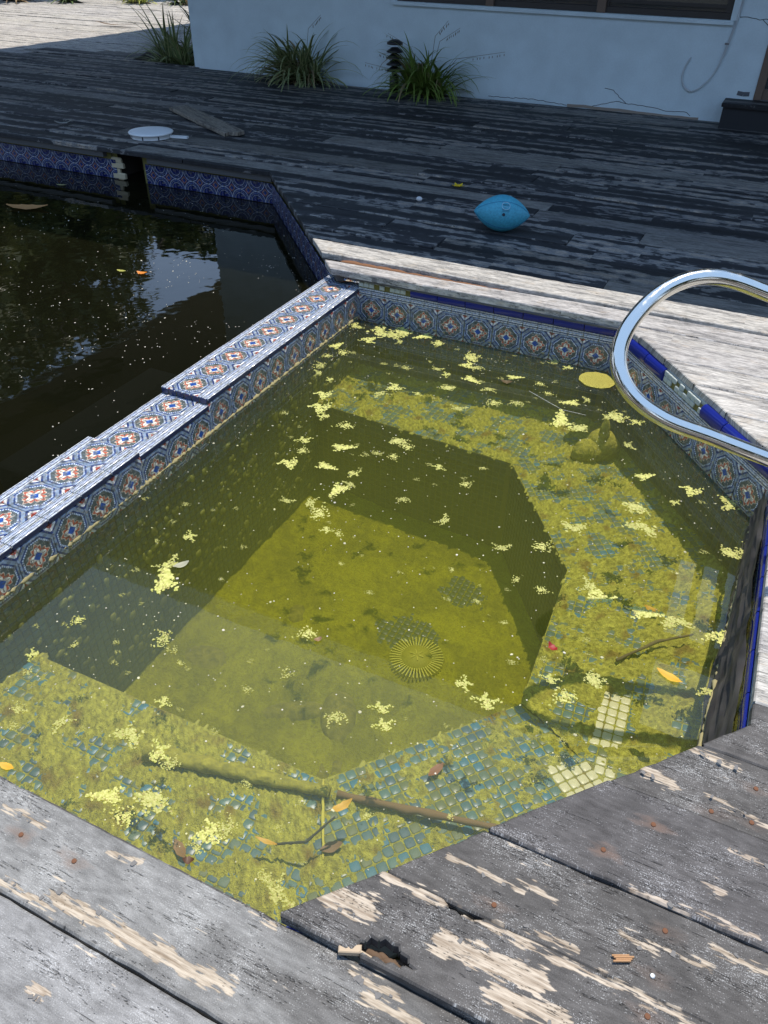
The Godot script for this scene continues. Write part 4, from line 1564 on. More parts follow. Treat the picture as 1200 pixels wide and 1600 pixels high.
	tree(Vector3(-19.0, 0, -2.5), 12, 4.0, "broad green tree left of the pool, nearest the viewer", 9)
	tree(Vector3(-20.5, 0, -18.5), 12, 3.6, "tall green tree beyond the far deck, between two wider ones", 23)
	tree(Vector3(-18.6, 0, -22.6), 8.5, 1.9, "slim green tree beyond the far deck, right of the tall one", 25)
	tree(Vector3(-16.5, 0, -21.5), 4.5, 2.4, "low green bushy tree behind the far deck", 24)
	tree(Vector3(-7.5, 0, 13.0), 8, 4.5, "green hedge tree behind the viewer, left", 15)
	tree(Vector3(1.0, 0, 14.0), 7, 4.5, "green hedge tree behind the viewer, middle", 16)
	tree(Vector3(9.5, 0, 11.5), 8, 4.5, "green hedge tree behind the viewer, right", 17)
	tree(Vector3(12.5, 0, 3.0), 7, 4.0, "green tree right of the spa, level with the viewer", 18)
	tree(Vector3(13.0, 0, -5.0), 7, 4.0, "green tree right of the spa, level with the house", 19)
	tree(Vector3(-16.5, 0, 8.0), 9, 4.5, "green tree behind the viewer, far left", 20)
	for k in 5:
		var c := clump("strap_leaf_plant", Vector3([-17.6, -16.4, -15.0, -13.9, -12.4][k], 0.0, [-16.3, -16.9, -17.7, -18.0, -18.3][k]), ["fan of dry brown fronds at the far left end of the deck", "low green clump beside the dry fronds behind the far deck", "bright yellow-green clump in the middle behind the far deck", "green clump right of the yellow one behind the far deck", "dark green clump nearest the house behind the far deck"][k], 40, 0.9, 0.06, [Color(0.16, 0.10, 0.05), Color(0.05, 0.09, 0.02), Color(0.30, 0.34, 0.04), Color(0.05, 0.09, 0.02), Color(0.03, 0.06, 0.02)][k], [Color(0.28, 0.2, 0.1), Color(0.08, 0.13, 0.03), Color(0.45, 0.45, 0.08), Color(0.08, 0.12, 0.03), Color(0.05, 0.1, 0.03)][k], 1.3, false)
		c.set_meta("group", "plants behind the far deck")

# ---------------------------------------------------------------- afloat and sunk in the spa
# x, z, width of each floating clump
const CLUMPS := [-1.941, -3.768, 0.093, -1.749, -3.748, 0.206, -1.674, -3.807, 0.166, -1.542, -3.826, 0.115, -1.428, -3.771, 0.090, -1.792, -3.629, 0.106, -1.634, -3.692, 0.061, -1.912, -3.492, 0.103, -1.852, -3.432, 0.078, -1.907, -3.350, 0.063, -1.798, -3.451, 0.048, -1.895, -3.236, 0.085, -1.854, -3.149, 0.067, -1.760, -3.117, 0.059, -1.588, -3.410, 0.038, -1.517, -3.421, 0.047, -1.459, -3.426, 0.054, -1.376, -3.545, 0.031, -1.314, -3.492, 0.062, -1.244, -3.446, 0.068, -1.191, -3.314, 0.096, -1.194, -3.709, 0.118, -1.175, -3.606, 0.092, -1.119, -3.584, 0.077, -1.104, -3.445, 0.104, -1.058, -3.453, 0.038, -0.971, -3.537, 0.038, -0.905, -3.579, 0.091, -0.767, -3.570, 0.060, -0.701, -3.490, 0.052, -0.783, -3.859, 0.071, -0.691, -3.821, 0.077, -0.981, -3.384, 0.073, -1.424, -3.203, 0.095, -1.448, -3.100, 0.087, -1.296, -3.185, 0.058, -0.923, -3.266, 0.086, -0.819, -3.311, 0.072, -1.065, -3.150, 0.078, -0.586, -3.452, 0.094, -0.519, -3.508, 0.058, -0.570, -3.272, 0.153, -0.496, -3.223, 0.122, -0.341, -3.422, 0.140, -0.246, -3.403, 0.076, -0.394, -3.381, 0.056, -1.716, -2.970, 0.107, -1.668, -2.850, 0.126, -1.785, -2.721, 0.048, -1.609, -2.777, 0.083, -1.478, -2.744, 0.087, -1.186, -2.734, 0.098, -1.144, -2.713, 0.072, -1.584, -2.551, 0.084, -1.545, -2.474, 0.064, -1.387, -2.572, 0.110, -1.385, -2.401, 0.094, -1.553, -2.360, 0.107, -1.281, -2.566, 0.044, -1.237, -2.606, 0.051, -1.158, -2.605, 0.057, -0.950, -2.620, 0.069, -0.772, -2.698, 0.044, -1.256, -2.411, 0.068, -1.269, -2.273, 0.119, -1.236, -2.325, 0.065, -0.796, -2.557, 0.055, -1.416, -2.123, 0.059, -1.253, -2.109, 0.085, -1.308, -2.153, 0.075, -0.987, -2.329, 0.059, -0.798, -2.280, 0.063, -1.175, -2.020, 0.055, -1.121, -2.024, 0.045, -0.536, -2.230, 0.066, -0.392, -2.302, 0.082, -1.608, -1.585, 0.089, -1.548, -1.526, 0.143, -1.762, -1.911, 0.040, -1.622, -1.753, 0.082, -1.718, -1.675, 0.028, -1.376, -1.604, 0.026, -1.687, -1.219, 0.053, -1.620, -1.133, 0.036, -1.709, -1.043, 0.060, -1.667, -0.981, 0.040, -1.504, -1.203, 0.032, -1.389, -1.279, 0.071, -1.320, -1.257, 0.046, -1.264, -1.224, 0.033, -0.970, -1.508, 0.066, -0.938, -1.332, 0.049, -1.032, -1.872, 0.026, -0.871, -1.780, 0.035, -1.013, -1.227, 0.044, -1.214, -1.074, 0.056, -0.716, -1.245, 0.068, -0.617, -1.345, 0.077, -0.582, -1.293, 0.068, -0.655, -2.020, 0.032, -0.398, -1.850, 0.034, -0.514, -1.903, 0.036, -0.317, -1.690, 0.037, -0.424, -1.541, 0.081, -0.339, -1.508, 0.088, -0.429, -2.074, 0.047, -0.323, -2.063, 0.051, 0.067, -2.944, 0.104, 0.020, -2.819, 0.059, -0.121, -2.955, 0.094, -0.234, -3.185, 0.073, 0.223, -2.921, 0.101, 0.168, -2.543, 0.039, 0.256, -2.587, 0.094, 0.300, -2.617, 0.084, -0.114, -2.703, 0.118, -0.081, -2.594, 0.127, -0.125, -2.114, 0.126, -0.305, -2.468, 0.096, -0.191, -2.154, 0.078, 0.032, -2.103, 0.109, 0.117, -2.111, 0.109, 0.275, -2.090, 0.110, 0.274, -1.837, 0.067, -1.235, -0.940, 0.091, -1.424, -0.885, 0.062, -1.158, -0.760, 0.095, -1.024, -0.793, 0.115, -1.111, -0.929, 0.089, -0.838, -0.793, 0.092, -0.597, -0.744, 0.087, -0.642, -0.757, 0.053, -0.819, -0.822, 0.063, -0.835, -0.950, 0.031, -0.494, -1.010, 0.038, -0.296, -1.106, 0.031, -1.067, -0.915, 0.061, -1.585, -0.870, 0.050, -0.132, -1.624, 0.080, -0.061, -1.743, 0.090, -0.188, -1.680, 0.068, -1.076, -0.727, 0.075, -0.842, -0.743, 0.043, -1.549, -0.811, 0.041]

func clump_mesh(s: int, fill: float) -> ArrayMesh:
	var r := RandomNumberGenerator.new()
	r.seed = s
	var st := begin(true)
	var spots := [Vector2.ZERO]
	# grows outwards from what is there already: ragged, branching
	var dir := r.randf() * TAU
	for k in int(80 * fill):
		var b: Vector2 = spots[maxi(0, spots.size() - 1 - (r.randi() % 9))] if r.randf() < 0.7 else spots[r.randi() % spots.size()]
		dir += r.randf_range(-1.2, 1.2)
		spots.append(b + Vector2(cos(dir), sin(dir) * 0.8) * r.randf_range(0.035, 0.06))
	var lo := Vector2(9, 9)
	var hi := Vector2(-9, -9)
	for p in spots:
		lo = lo.min(p); hi = hi.max(p)
	var sc := 1.0 / maxf(hi.x - lo.x, hi.y - lo.y)
	for p in spots:
		var c: Vector2 = (p - (lo + hi) / 2) * sc
		for k in 3:
			var o := Vector2(r.randf_range(-1, 1), r.randf_range(-1, 1)) * 0.042
			var rad := r.randf_range(0.016, 0.046)
			var tone := Color(0.30, 0.32, 0.06).lerp(Color(0.50, 0.49, 0.17), r.randf()) * (0.82 + 0.07 * (s % 6))
			if r.randf() < 0.1: tone = Color(0.30, 0.26, 0.08)
			var n := 6
			var top := Vector3(c.x + o.x, r.randf_range(0.012, 0.045), c.y + o.y)
			var a0 := r.randf() * TAU
			var ring := []
			for q in n:
				var a := a0 - TAU * q / n
				var rr := rad * r.randf_range(0.7, 1.25)
				ring.append(Vector3(top.x + cos(a) * rr, r.randf_range(0.0, 0.014), top.z + sin(a) * rr))
			for q in n:
				st.set_color(tone)
				tri(st, top, ring[q], ring[(q + 1) % n])
	return done(st)

const LANDMARKS := [["the yellow floating pad", -0.515, -3.745], ["the drowned knobbed lump", -0.41, -3.57], ["the drain cover", -0.85, -2.05], ["the red leaf", -0.216, -1.803], ["the amber leaf strip", 0.147, -1.853], ["the grey dry leaf", -1.546, -1.60], ["the dark curled leaf", -0.93, -3.50], ["the bare brown stick", -0.42, -1.20], ["the covered branch", -1.05, -1.08], ["the bent twig", -0.70, -0.95], ["the step in the divider", -1.98, -2.42], ["the divider's far end", -1.98, -3.90], ["the far bench's left end", -1.80, -3.25], ["the leaning board", 0.27, -2.20], ["the left edge boards", -1.35, -0.66], ["the light brown husk", -0.92, -1.50], ["the slanting corner wall", 0.05, -3.25]]
const COUNTED := ["nearest", "second nearest", "third nearest", "fourth nearest", "fifth nearest", "sixth nearest", "seventh nearest", "eighth nearest", "ninth nearest", "tenth nearest", "eleventh nearest", "twelfth nearest", "thirteenth nearest"]

# for each clump, words that single it out: its size and the landmark it lies beside
func clump_words() -> Array:
	var keys := []
	var far := []
	for k in range(0, CLUMPS.size(), 3):
		var p := Vector2(CLUMPS[k], CLUMPS[k + 1])
		var best := 0
		for i in LANDMARKS.size():
			if p.distance_to(Vector2(LANDMARKS[i][1], LANDMARKS[i][2])) < p.distance_to(Vector2(LANDMARKS[best][1], LANDMARKS[best][2])):
				best = i
		var d := p - Vector2(LANDMARKS[best][1], LANDMARKS[best][2])
		var r := d.dot(Vector2(0.903, -0.429))
		var f := d.dot(Vector2(-0.418, -0.908))
		var side := ("right of" if r > 0 else "left of") if absf(r) > absf(f) else ("behind" if f > 0 else "in front of")
		keys.append([CLUMPS[k + 2], side, best])
		far.append(d.length())
	var out := []
	for i in keys.size():
		var w: float = keys[i][0]
		var size := "tiny" if w < 0.05 else ("small" if w < 0.09 else "large")
		var rank := 0
		var same := 0
		for j in keys.size():
			var w2: float = keys[j][0]
			var size2 := "tiny" if w2 < 0.05 else ("small" if w2 < 0.09 else "large")
			if size2 == size and keys[j][1] == keys[i][1] and keys[j][2] == keys[i][2]:
				same += 1
				if far[j] < far[i]:
					rank += 1
		out.append("%s floating algae clump %s %s%s" % [size, keys[i][1], LANDMARKS[keys[i][2]][0], "" if same == 1 else ", " + COUNTED[mini(rank, 12)] + " of those"])
	return out

func flat_leaf(len: float, w: float, tone: Color, s: int, curl := 0.1) -> ArrayMesh:
	var r := RandomNumberGenerator.new()
	r.seed = s
	var st := begin(true)
	var n := 9
	var rows := []
	for i in n + 1:
		var t := float(i) / n
		var ww := w * 0.5 * pow(sin(PI * clampf(t, 0.02, 0.98)), 0.75) * r.randf_range(0.85, 1.12)
		var y := curl * len * (t - 0.5) * (t - 0.5) * 2.0
		rows.append([Vector3((t - 0.5) * len, y + curl * w * r.randf_range(0.1, 0.5), -ww), Vector3((t - 0.5) * len, y, 0), Vector3((t - 0.5) * len, y + curl * w * r.randf_range(0.1, 0.5), ww)])
	for i in n:
		for k in 2:
			for q in [[i, k], [i + 1, k], [i + 1, k + 1], [i, k], [i + 1, k + 1], [i, k + 1]]:
				st.set_color(tone * (0.85 if q[1] == 1 else 1.05))
				st.add_vertex(rows[q[0]][q[1]])
	return done(st)

func stick(called: String, pts: Array, rads: Array, m: Material, label: String, cat := "stick") -> void:
	var o := begin(true)
	var more := []
	var rr := []
	for i in pts.size() - 1:
		for k in 8:
			var t := k / 8.0
			var rad := lerpf(rads[i], rads[i + 1], t)
			more.append(pts[i].lerp(pts[i + 1], t) + Vector3(rng.randf_range(-1, 1), rng.randf_range(-0.5, 0.7), rng.randf_range(-1, 1)) * rad * 0.16)
			rr.append(rad * rng.randf_range(0.74, 1.22))
	more.append(pts[-1]); rr.append(rads[-1])
	var c: Vector3 = pts[0]
	for i in more.size(): more[i] -= c
	tube_into(o, more, rr, 8)
	tag(put(called, done(o), m, null, Transform3D(Basis(), c)), label, cat)

func spa_things() -> void:
	M.algae = mat(1, 1, 1, 0.7)
	M.algae.vertex_color_use_as_albedo = true
	var shapes := []
	for k in 12:
		shapes.append(clump_mesh(300 + k, [0.5, 0.8, 1.2][k % 3]))
	var called := clump_words()
	for k in range(0, CLUMPS.size(), 3):
		var w: float = CLUMPS[k + 2]
		var kind := (0 if w < 0.05 else (1 if w < 0.09 else 2)) + 3 * (rng.randi() % 4)
		var t := Transform3D(Basis(Vector3.UP, rng.randf() * TAU).scaled(Vector3(w, w * 0.5, w * rng.randf_range(0.75, 1.1))), Vector3(CLUMPS[k], WATER + 0.0015, CLUMPS[k + 1]))
		tag(put("algae_clump", shapes[kind], M.algae, null, t), called[k / 3], "algae clump", "floating algae clumps")
	# crumbs of the same
	var where := []
	var cols := []
	for i in 1500:
		var x := rng.randf_range(-1.97, 0.25)
		var z := rng.randf_range(-3.88, -0.66)
		if not Geometry2D.is_point_in_polygon(Vector2(x, z), outer): continue
		if cover_a.get_noise_2d(x * 60 + 50, z * 60) < -0.05 and rng.randf() < 0.6: continue
		var r := rng.randf_range(0.0016, 0.0038) * (2.0 if rng.randf() < 0.08 else 1.0)
		where.append(Transform3D(Basis(Vector3.UP, rng.randf() * TAU) * Basis.from_scale(Vector3(r, r * 0.5, r * rng.randf_range(0.5, 1))), Vector3(x, WATER + 0.001, z)))
		cols.append(Color(0.55, 0.54, 0.26).lerp(Color(0.65, 0.62, 0.52), rng.randf()) * rng.randf_range(0.6, 1.0))
	tag(many("floating_crumbs", M.flake, M.vertex, where, cols), "fine pale crumbs and seeds floating all over the green spa water", "crumbs", "", "stuff")
	where = []
	for i in 260:
		var x := rng.randf_range(-1.95, 0.25)
		var z := rng.randf_range(-3.85, -0.66)
		if not Geometry2D.is_point_in_polygon(Vector2(x, z), outer): continue
		if cover_a.get_noise_2d(x * 40 + 350, z * 40) < rng.randf_range(-0.25, 0.15): continue
		var w := rng.randf_range(0.010, 0.034)
		where.append(Transform3D(Basis(Vector3.UP, rng.randf() * TAU).scaled(Vector3(w, w * 0.5, w * rng.randf_range(0.5, 1.0))), Vector3(x, WATER + 0.001, z)))
	tag(many("floating_algae_scraps", shapes[6], M.algae, where, []), "countless tiny yellow-green algae scraps strewn between the larger floating clumps", "algae scraps", "", "stuff")
	# round yellow pad
	var pd := begin(true)
	var pn := noise(44, 0.25, 3)
	bumpy(pd, Vector3(0, 0.002, 0), Vector3(0.095, 0.008, 0.090), 0.09, pn, 16, 40)
	var padm := StandardMaterial3D.new()
	padm.albedo_color = lin(0.46, 0.41, 0.07)
	padm.roughness = 0.8
	padm.heightmap_enabled = true
	var hn := NoiseTexture2D.new()
	hn.noise = noise(31, 0.15, 3)
	hn.width = 128; hn.height = 128
	padm.heightmap_texture = hn
	padm.heightmap_scale = 1.2
	padm.uv1_triplanar = true
	padm.uv1_scale = Vector3.ONE * 8
	tag(put("floating_pad", done(pd), padm, null, Transform3D(Basis(), Vector3(-0.515, WATER + 0.001, -3.745))), "round yellow spongy pad floating in the back right corner of the spa", "floating pad")
	# drain cover
	var dr := base("drain_cover", Vector3(-0.882, FLOOR + 0.03, -2.315))
	tag(dr, "round yellow slotted drain cover on the spa floor", "drain cover")
	var ym := mat(0.80, 0.77, 0.08, 0.6)
	var d1 := begin(true)
	lathe(d1, [Vector2(0.0, 0.022), Vector2(0.02, 0.020), Vector2(0.07, 0.012), Vector2(0.075, 0.0)].map(func(v): return Vector2(v.x, v.y)), 28)
	put("dome", done(d1), mat(0.50, 0.48, 0.03, 0.7), dr, Transform3D(Basis.from_scale(Vector3(-1, 1, 1)), Vector3.ZERO))
	for k in 44:
		var a := TAU * k / 44
		var b := Basis(Vector3.UP, a)
		put("rib", M.get_or_add("rib", box_mesh(Vector3(0.072, -0.012, -0.0028), Vector3(0.128, 0.008, 0.0028))), ym, dr, Transform3D(b, Vector3.ZERO))
	for k in 6:
		put("spoke", M.get_or_add("spoke", box_mesh(Vector3(0.006, 0.010, -0.002), Vector3(0.034, 0.024, 0.002))), ym, dr, Transform3D(Basis(Vector3.UP, TAU * k / 6), Vector3.ZERO))
	# drowned lump with a knob, on the corner bench
	var lump := begin(true)
	var ln := noise(12, 0.03, 4)
	bumpy(lump, Vector3(0.04, 0.07, 0.0), Vector3(0.15, 0.13, 0.12), 0.35, ln, 14, 20)
	bumpy(lump, Vector3(-0.10, 0.05, 0.05), Vector3(0.14, 0.09, 0.10), 0.4, ln, 12, 18)
	bumpy(lump, Vector3(0.0, 0.17, 0.04), Vector3(0.040, 0.15, 0.045), 0.5, ln, 12, 12)
	var lm := base("sunken_rock", Vector3(-0.41, BENCH, -3.57), 0.5)
	tag(lm, "algae-coated yellow lump with an upright knob on the far corner bench", "rock")
	put("stone", done(lump), algae_coat(), lm, Transform3D(Basis.from_scale(Vector3(0.62, 0.72, 0.62)), Vector3.ZERO))
	# stones and silt heaps on the floor
	var k0 := 0
	for q in [[-1.78, -1.90, 0.13, 0.035, 0.09], [-1.27, -1.80, 0.16, 0.05, 0.06], [-1.06, -1.86, 0.15, 0.06, 0.085], [-0.98, -1.62, 0.08, 0.03, 0.12], [-1.55, -2.35, 0.09, 0.03, 0.07]]:
		var rs := begin(true)
		bumpy(rs, Vector3.ZERO, Vector3(q[2], q[3], q[4]), 0.25, ln, 8, 16)
		tag(put("sunken_stone", done(rs), algae_coat(), null, Transform3D(Basis(Vector3.UP, q[0] * 7), Vector3(q[0], FLOOR - 0.018, q[1]))), ["flat round silted stone on the floor under the divider", "long pale silted stone left of the middle of the spa floor", "pale silted stone just left of the drain cover", "thin silted stone at the near point of the spa floor", "small silted stone deep on the left of the floor"][k0], "stone", "silted stones on the spa floor")
		k0 += 1
	# sticks and leaves
	var bark := mat(0.20, 0.125, 0.045, 0.9)
	stick("stick", [Vector3(-0.700, -0.585, -1.205), Vector3(-0.40, -0.565, -1.26), Vector3(-0.10, -0.56, -1.33)], [0.012, 0.015, 0.006], bark, "long bare brown stick lying on the near slanting bench")
	stick("sunken_branch", [Vector3(-1.33, -0.575, -1.06), Vector3(-1.0, -0.57, -1.13), Vector3(-0.72, -0.572, -1.195)], [0.034, 0.024, 0.018], algae_coat(), "thick algae-covered branch on the near bench", "branch")
	stick("twig", [Vector3(-0.765, -0.53, -0.955), Vector3(-0.68, -0.50, -0.985), Vector3(-0.63, -0.46, -1.07)], [0.004, 0.004, 0.003], mat(0.05, 0.05, 0.025, 0.8), "thin dark bent twig with yellow ends over the near bench", "twig")
	stick("thread", [Vector3(-0.80, WATER + 0.002, -3.47), Vector3(-0.60, WATER + 0.002, -3.36), Vector3(-0.48, WATER + 0.002, -3.36)], [0.0008, 0.0008, 0.0006], mat(0.6, 0.6, 0.55, 0.5), "pale thread floating off the back tile wall", "thread")
	stick("submerged_twig", [Vector3(-0.02, -0.575, -2.15), Vector3(0.10, -0.56, -2.30), Vector3(0.22, -0.54, -2.38)], [0.007, 0.006, 0.003], mat(0.14, 0.11, 0.04, 0.9), "brown twig lying across the right-hand bench", "twig")
	var amber := Color(0.66, 0.38, 0.03)
	var leaves := [
		["pool_leaf", -5.36, WATER + 0.006, -4.60, 0.34, 0.13, Color(0.42, 0.22, 0.08), 0.4, "large dry brown leaf afloat at the left edge of the dark pool", 0.12],
		["pool_leaf", -3.59, WATER + 0.004, -3.866, 0.075, 0.045, Color(0.62, 0.22, 0.03), 0.2, "small orange leaf floating on the dark pool", 0.25],
		["pool_leaf", -3.742, WATER + 0.004, -3.84, 0.07, 0.03, Color(0.36, 0.36, 0.08), 0.1, "small yellow-green leaf floating beside the orange one", 0.1],
		["pool_leaf", -3.05, WATER + 0.004, -5.05, 0.06, 0.03, Color(0.30, 0.31, 0.10), 0.6, "small green leaf afloat under the pool's slanting edge", 0.1],
		["pool_leaf", -5.62, WATER + 0.004, -5.25, 0.10, 0.035, Color(0.30, 0.29, 0.12), 0.3, "pale leaf afloat below the far pool tiles", 0.1],
		["red_leaf", -0.216, WATER + 0.006, -1.803, 0.042, 0.024, Color(0.30, 0.02, 0.02), -0.6, "curled dark red leaf floating at the edge of the right-hand bench", 0.5],
		["amber_leaf", 0.147, WATER + 0.003, -1.853, 0.085, 0.03, amber, -0.3, "amber strip of leaf floating at the right of the spa", 0.15],
		["amber_leaf", 0.05, BENCH + 0.03, -2.48, 0.06, 0.03, amber, -0.2, "amber leaf sunk on the right-hand bench", 0.2],
		["amber_leaf", -0.625, -0.45, -1.10, 0.075, 0.026, amber, 1.0, "amber leaf at the upper end of the bent twig", 0.3],
		["amber_leaf", -0.79, -0.52, -0.945, 0.07, 0.014, amber, 0.1, "thin amber leaf at the left end of the bent twig", 0.2],
		["amber_leaf", -1.46, WATER + 0.004, -0.705, 0.05, 0.02, amber, 0.1, "amber leaf scrap at the left edge against the near boards", 0.1],
		["brown_leaf", -0.63, BENCH + 0.022, -1.04, 0.07, 0.035, Color(0.20, 0.11, 0.03), 0.8, "brown leaf lying on the near bench under the bent twig", 0.1],
		["brown_leaf", -0.45, BENCH + 0.022, -1.42, 0.07, 0.03, Color(0.28, 0.10, 0.03), 1.2, "russet leaf lying on the near slanting bench", 0.1],
		["brown_leaf", -1.03, BENCH + 0.022, -0.84, 0.07, 0.03, Color(0.26, 0.13, 0.03), -0.5, "orange-brown leaf lying on the near bench", 0.1],
		["pale_leaf", -1.546, WATER + 0.006, -1.60, 0.06, 0.028, Color(0.36, 0.36, 0.26), 1.0, "grey dry leaf caught in the large algae clump near the divider", 0.2],
		["dark_leaf", -0.93, WATER + 0.005, -3.50, 0.06, 0.035, Color(0.10, 0.07, 0.03), 0.2, "dark curled leaf afloat off the back tile wall", 0.3],
		["seed_husk", -0.843, WATER + 0.004, -0.704, 0.03, 0.02, Color(0.10, 0.045, 0.02), 0.4, "dark seed husk floating close to the near boards", 0.4],
		["seed_husk", -0.92, WATER + 0.004, -1.50, 0.028, 0.018, Color(0.26, 0.16, 0.08), 0.9, "light brown seed husk floating over the middle of the spa", 0.4]]
	var s := 40
	for q in leaves:
		s += 1
		tag(put(q[0], flat_leaf(q[4], q[5], q[6], s, q[9]), M.leaf, null, Transform3D(Basis(Vector3.UP, q[7]), Vector3(q[1], q[2], q[3]))), q[8], "husk" if q[0] == "seed_husk" else "leaf")
	stick("yellow_strip", [Vector3(-0.765, BENCH + 0.012, -1.235), Vector3(-0.70, BENCH + 0.014, -1.115), Vector3(-0.635, BENCH + 0.012, -1.0)], [0.004, 0.006, 0.004], mat(0.55, 0.50, 0.06, 0.8), "narrow yellow strip along the mitre of the near bench", "strip")
	# chrome grab rail
	var rail := base("grab_rail", Vector3(1.05, 0, -2.2))
	tag(rail, "polished chrome grab rail that loops out over the right of the spa", "rail")
	var key := [1.301, 0.000, -2.711, 1.251, 0.250, -2.691, 0.901, 0.475, -2.591, 0.451, 0.655, -2.461, 0.279, 0.720, -2.436, 0.091, 0.781, -2.401, -0.054, 0.815, -2.363, -0.151, 0.799, -2.304, -0.222, 0.741, -2.209, -0.247, 0.656, -2.112, -0.202, 0.575, -2.058, -0.093, 0.511, -2.048, 0.053, 0.468, -2.078, 0.217, 0.421, -2.115, 0.382, 0.370, -2.161, 0.549, 0.317, -2.208, 0.949, 0.177, -2.398, 1.049, 0.160, -2.428, 1.059, 0.000, -2.428]
	var cv := Curve3D.new()
	for i in range(0, key.size(), 3):
		var p := Vector3(key[i], key[i + 1], key[i + 2])
		var a := Vector3(key[maxi(i - 3, 0)], key[maxi(i - 3, 0) + 1], key[maxi(i - 3, 0) + 2])
		var b := Vector3(key[mini(i + 3, key.size() - 3)], key[mini(i + 3, key.size() - 3) + 1], key[mini(i + 3, key.size() - 3) + 2])
		var dir := (b - a).normalized()
		cv.add_point(p, -dir * p.distance_to(a) / 2.9, dir * p.distance_to(b) / 2.9)
	cv.bake_interval = 0.012
	var pts := []
	for p in cv.get_baked_points(): pts.append(p)
	var rt := begin(true)
	tube_into(rt, pts, [0.0232], 28)
	put("tube", done(rt), M.chrome, rail, rail.transform.affine_inverse())
	for q in [pts[0], pts[-1]]:
		var fl := begin(true)
		lathe(fl, [Vector2(0.055, 0.0), Vector2(0.055, 0.006), Vector2(0.035, 0.018), Vector2(0.026, 0.02)], 24)
		put("flange", done(fl), M.chrome, rail, rail.transform.affine_inverse() * Transform3D(Basis(), Vector3(q.x, 0.002, q.z)))

func algae_coat() -> StandardMaterial3D:
	if M.has("coat"): return M.coat
	var n := 256
	var a := layer(201, n, n, 0.03, 1, 4, true)
	var by := PackedByteArray()
	by.resize(n * n * 3)
	for i in n * n:
		var t := a[i] / 255.0
		by[i * 3] = to8[int(lerpf(0.17, 0.46, t) * 1024)]
		by[i * 3 + 1] = to8[int(lerpf(0.165, 0.42, t) * 1024)]
		by[i * 3 + 2] = to8[int(lerpf(0.02, 0.04, t) * 1024)]
	var m := StandardMaterial3D.new()
	m.albedo_texture = tex_of(n, n, by)
	m.roughness = 0.9
	m.uv1_triplanar = true
	m.uv1_scale = Vector3.ONE * 3.0
	m.heightmap_enabled = true
	m.heightmap_texture = ImageTexture.create_from_image(Image.create_from_data(n, n, false, Image.FORMAT_L8, a))
	m.heightmap_scale = 1.0
	M.coat = m
	return m

# ---------------------------------------------------------------- on the deck
func leaning_board() -> void:
	var lean := base("leaning_board", Vector3(0.29, WATER, -2.1))
	tag(lean, "dark rotten board leaning along the right wall of the spa, its foot in the water", "board")
	var lst := begin(true)
	var nx := 90
	var lp := []
	var wn := noise(61, 0.5, 3)
	for i in nx + 1:
		var v := i / float(nx)
		var z := lerpf(-1.42, -2.80, v)
		var foot := lerpf(0.256, 0.305, clampf((z + 1.5) / -1.15, 0, 1))
		var col := []
		for j in 13:
			var u := j / 12.0
			var r := 0.012 * wn.get_noise_2d(z * 10 + u * 8, u * 22) + 0.006 * sin(u * 40.0 + z * 9.0)
			var pos := Vector3(lerpf(foot, 0.318, u), lerpf(-0.30, -0.082, u), z) + Vector3(-0.8, 0.5, 0) * r
			var tone := 0.5 + 0.9 * wn.get_noise_2d(z * 14 + u * 30, u * 60 + 9)
			col.append([pos - lean.position, Color(0.016, 0.016, 0.018).lerp(Color(0.075, 0.07, 0.064), clampf(tone, 0, 1))])
		lp.append(col)
	for i in nx:
		for j in 12:
			var q := [lp[i][j], lp[i + 1][j], lp[i + 1][j + 1], lp[i][j + 1]]
			for o in [0, 2, 1, 0, 3, 2]:
				lst.set_color(q[o][1])
				lst.add_vertex(q[o][0])
	put("plank", done(lst), M.vertex, lean)
	var lcr := begin(true)
	var lnp := []
	var lrd := []
	for i in 110:
		var z := lerpf(-1.45, -2.75, i / 109.0)
		var foot := lerpf(0.256, 0.305, clampf((z + 1.5) / -1.15, 0, 1)) + 0.008
		lnp.append(Vector3(foot, WATER + 0.006 + 0.006 * cover_b.get_noise_2d(i * 11, 5), z) - lean.position)
		lrd.append(0.006 + 0.008 * cover_c.get_noise_2d(i * 23, 3))
	tube_into(lcr, lnp, lrd, 6)
	put("waterline_crust", done(lcr), M.crust, lean)

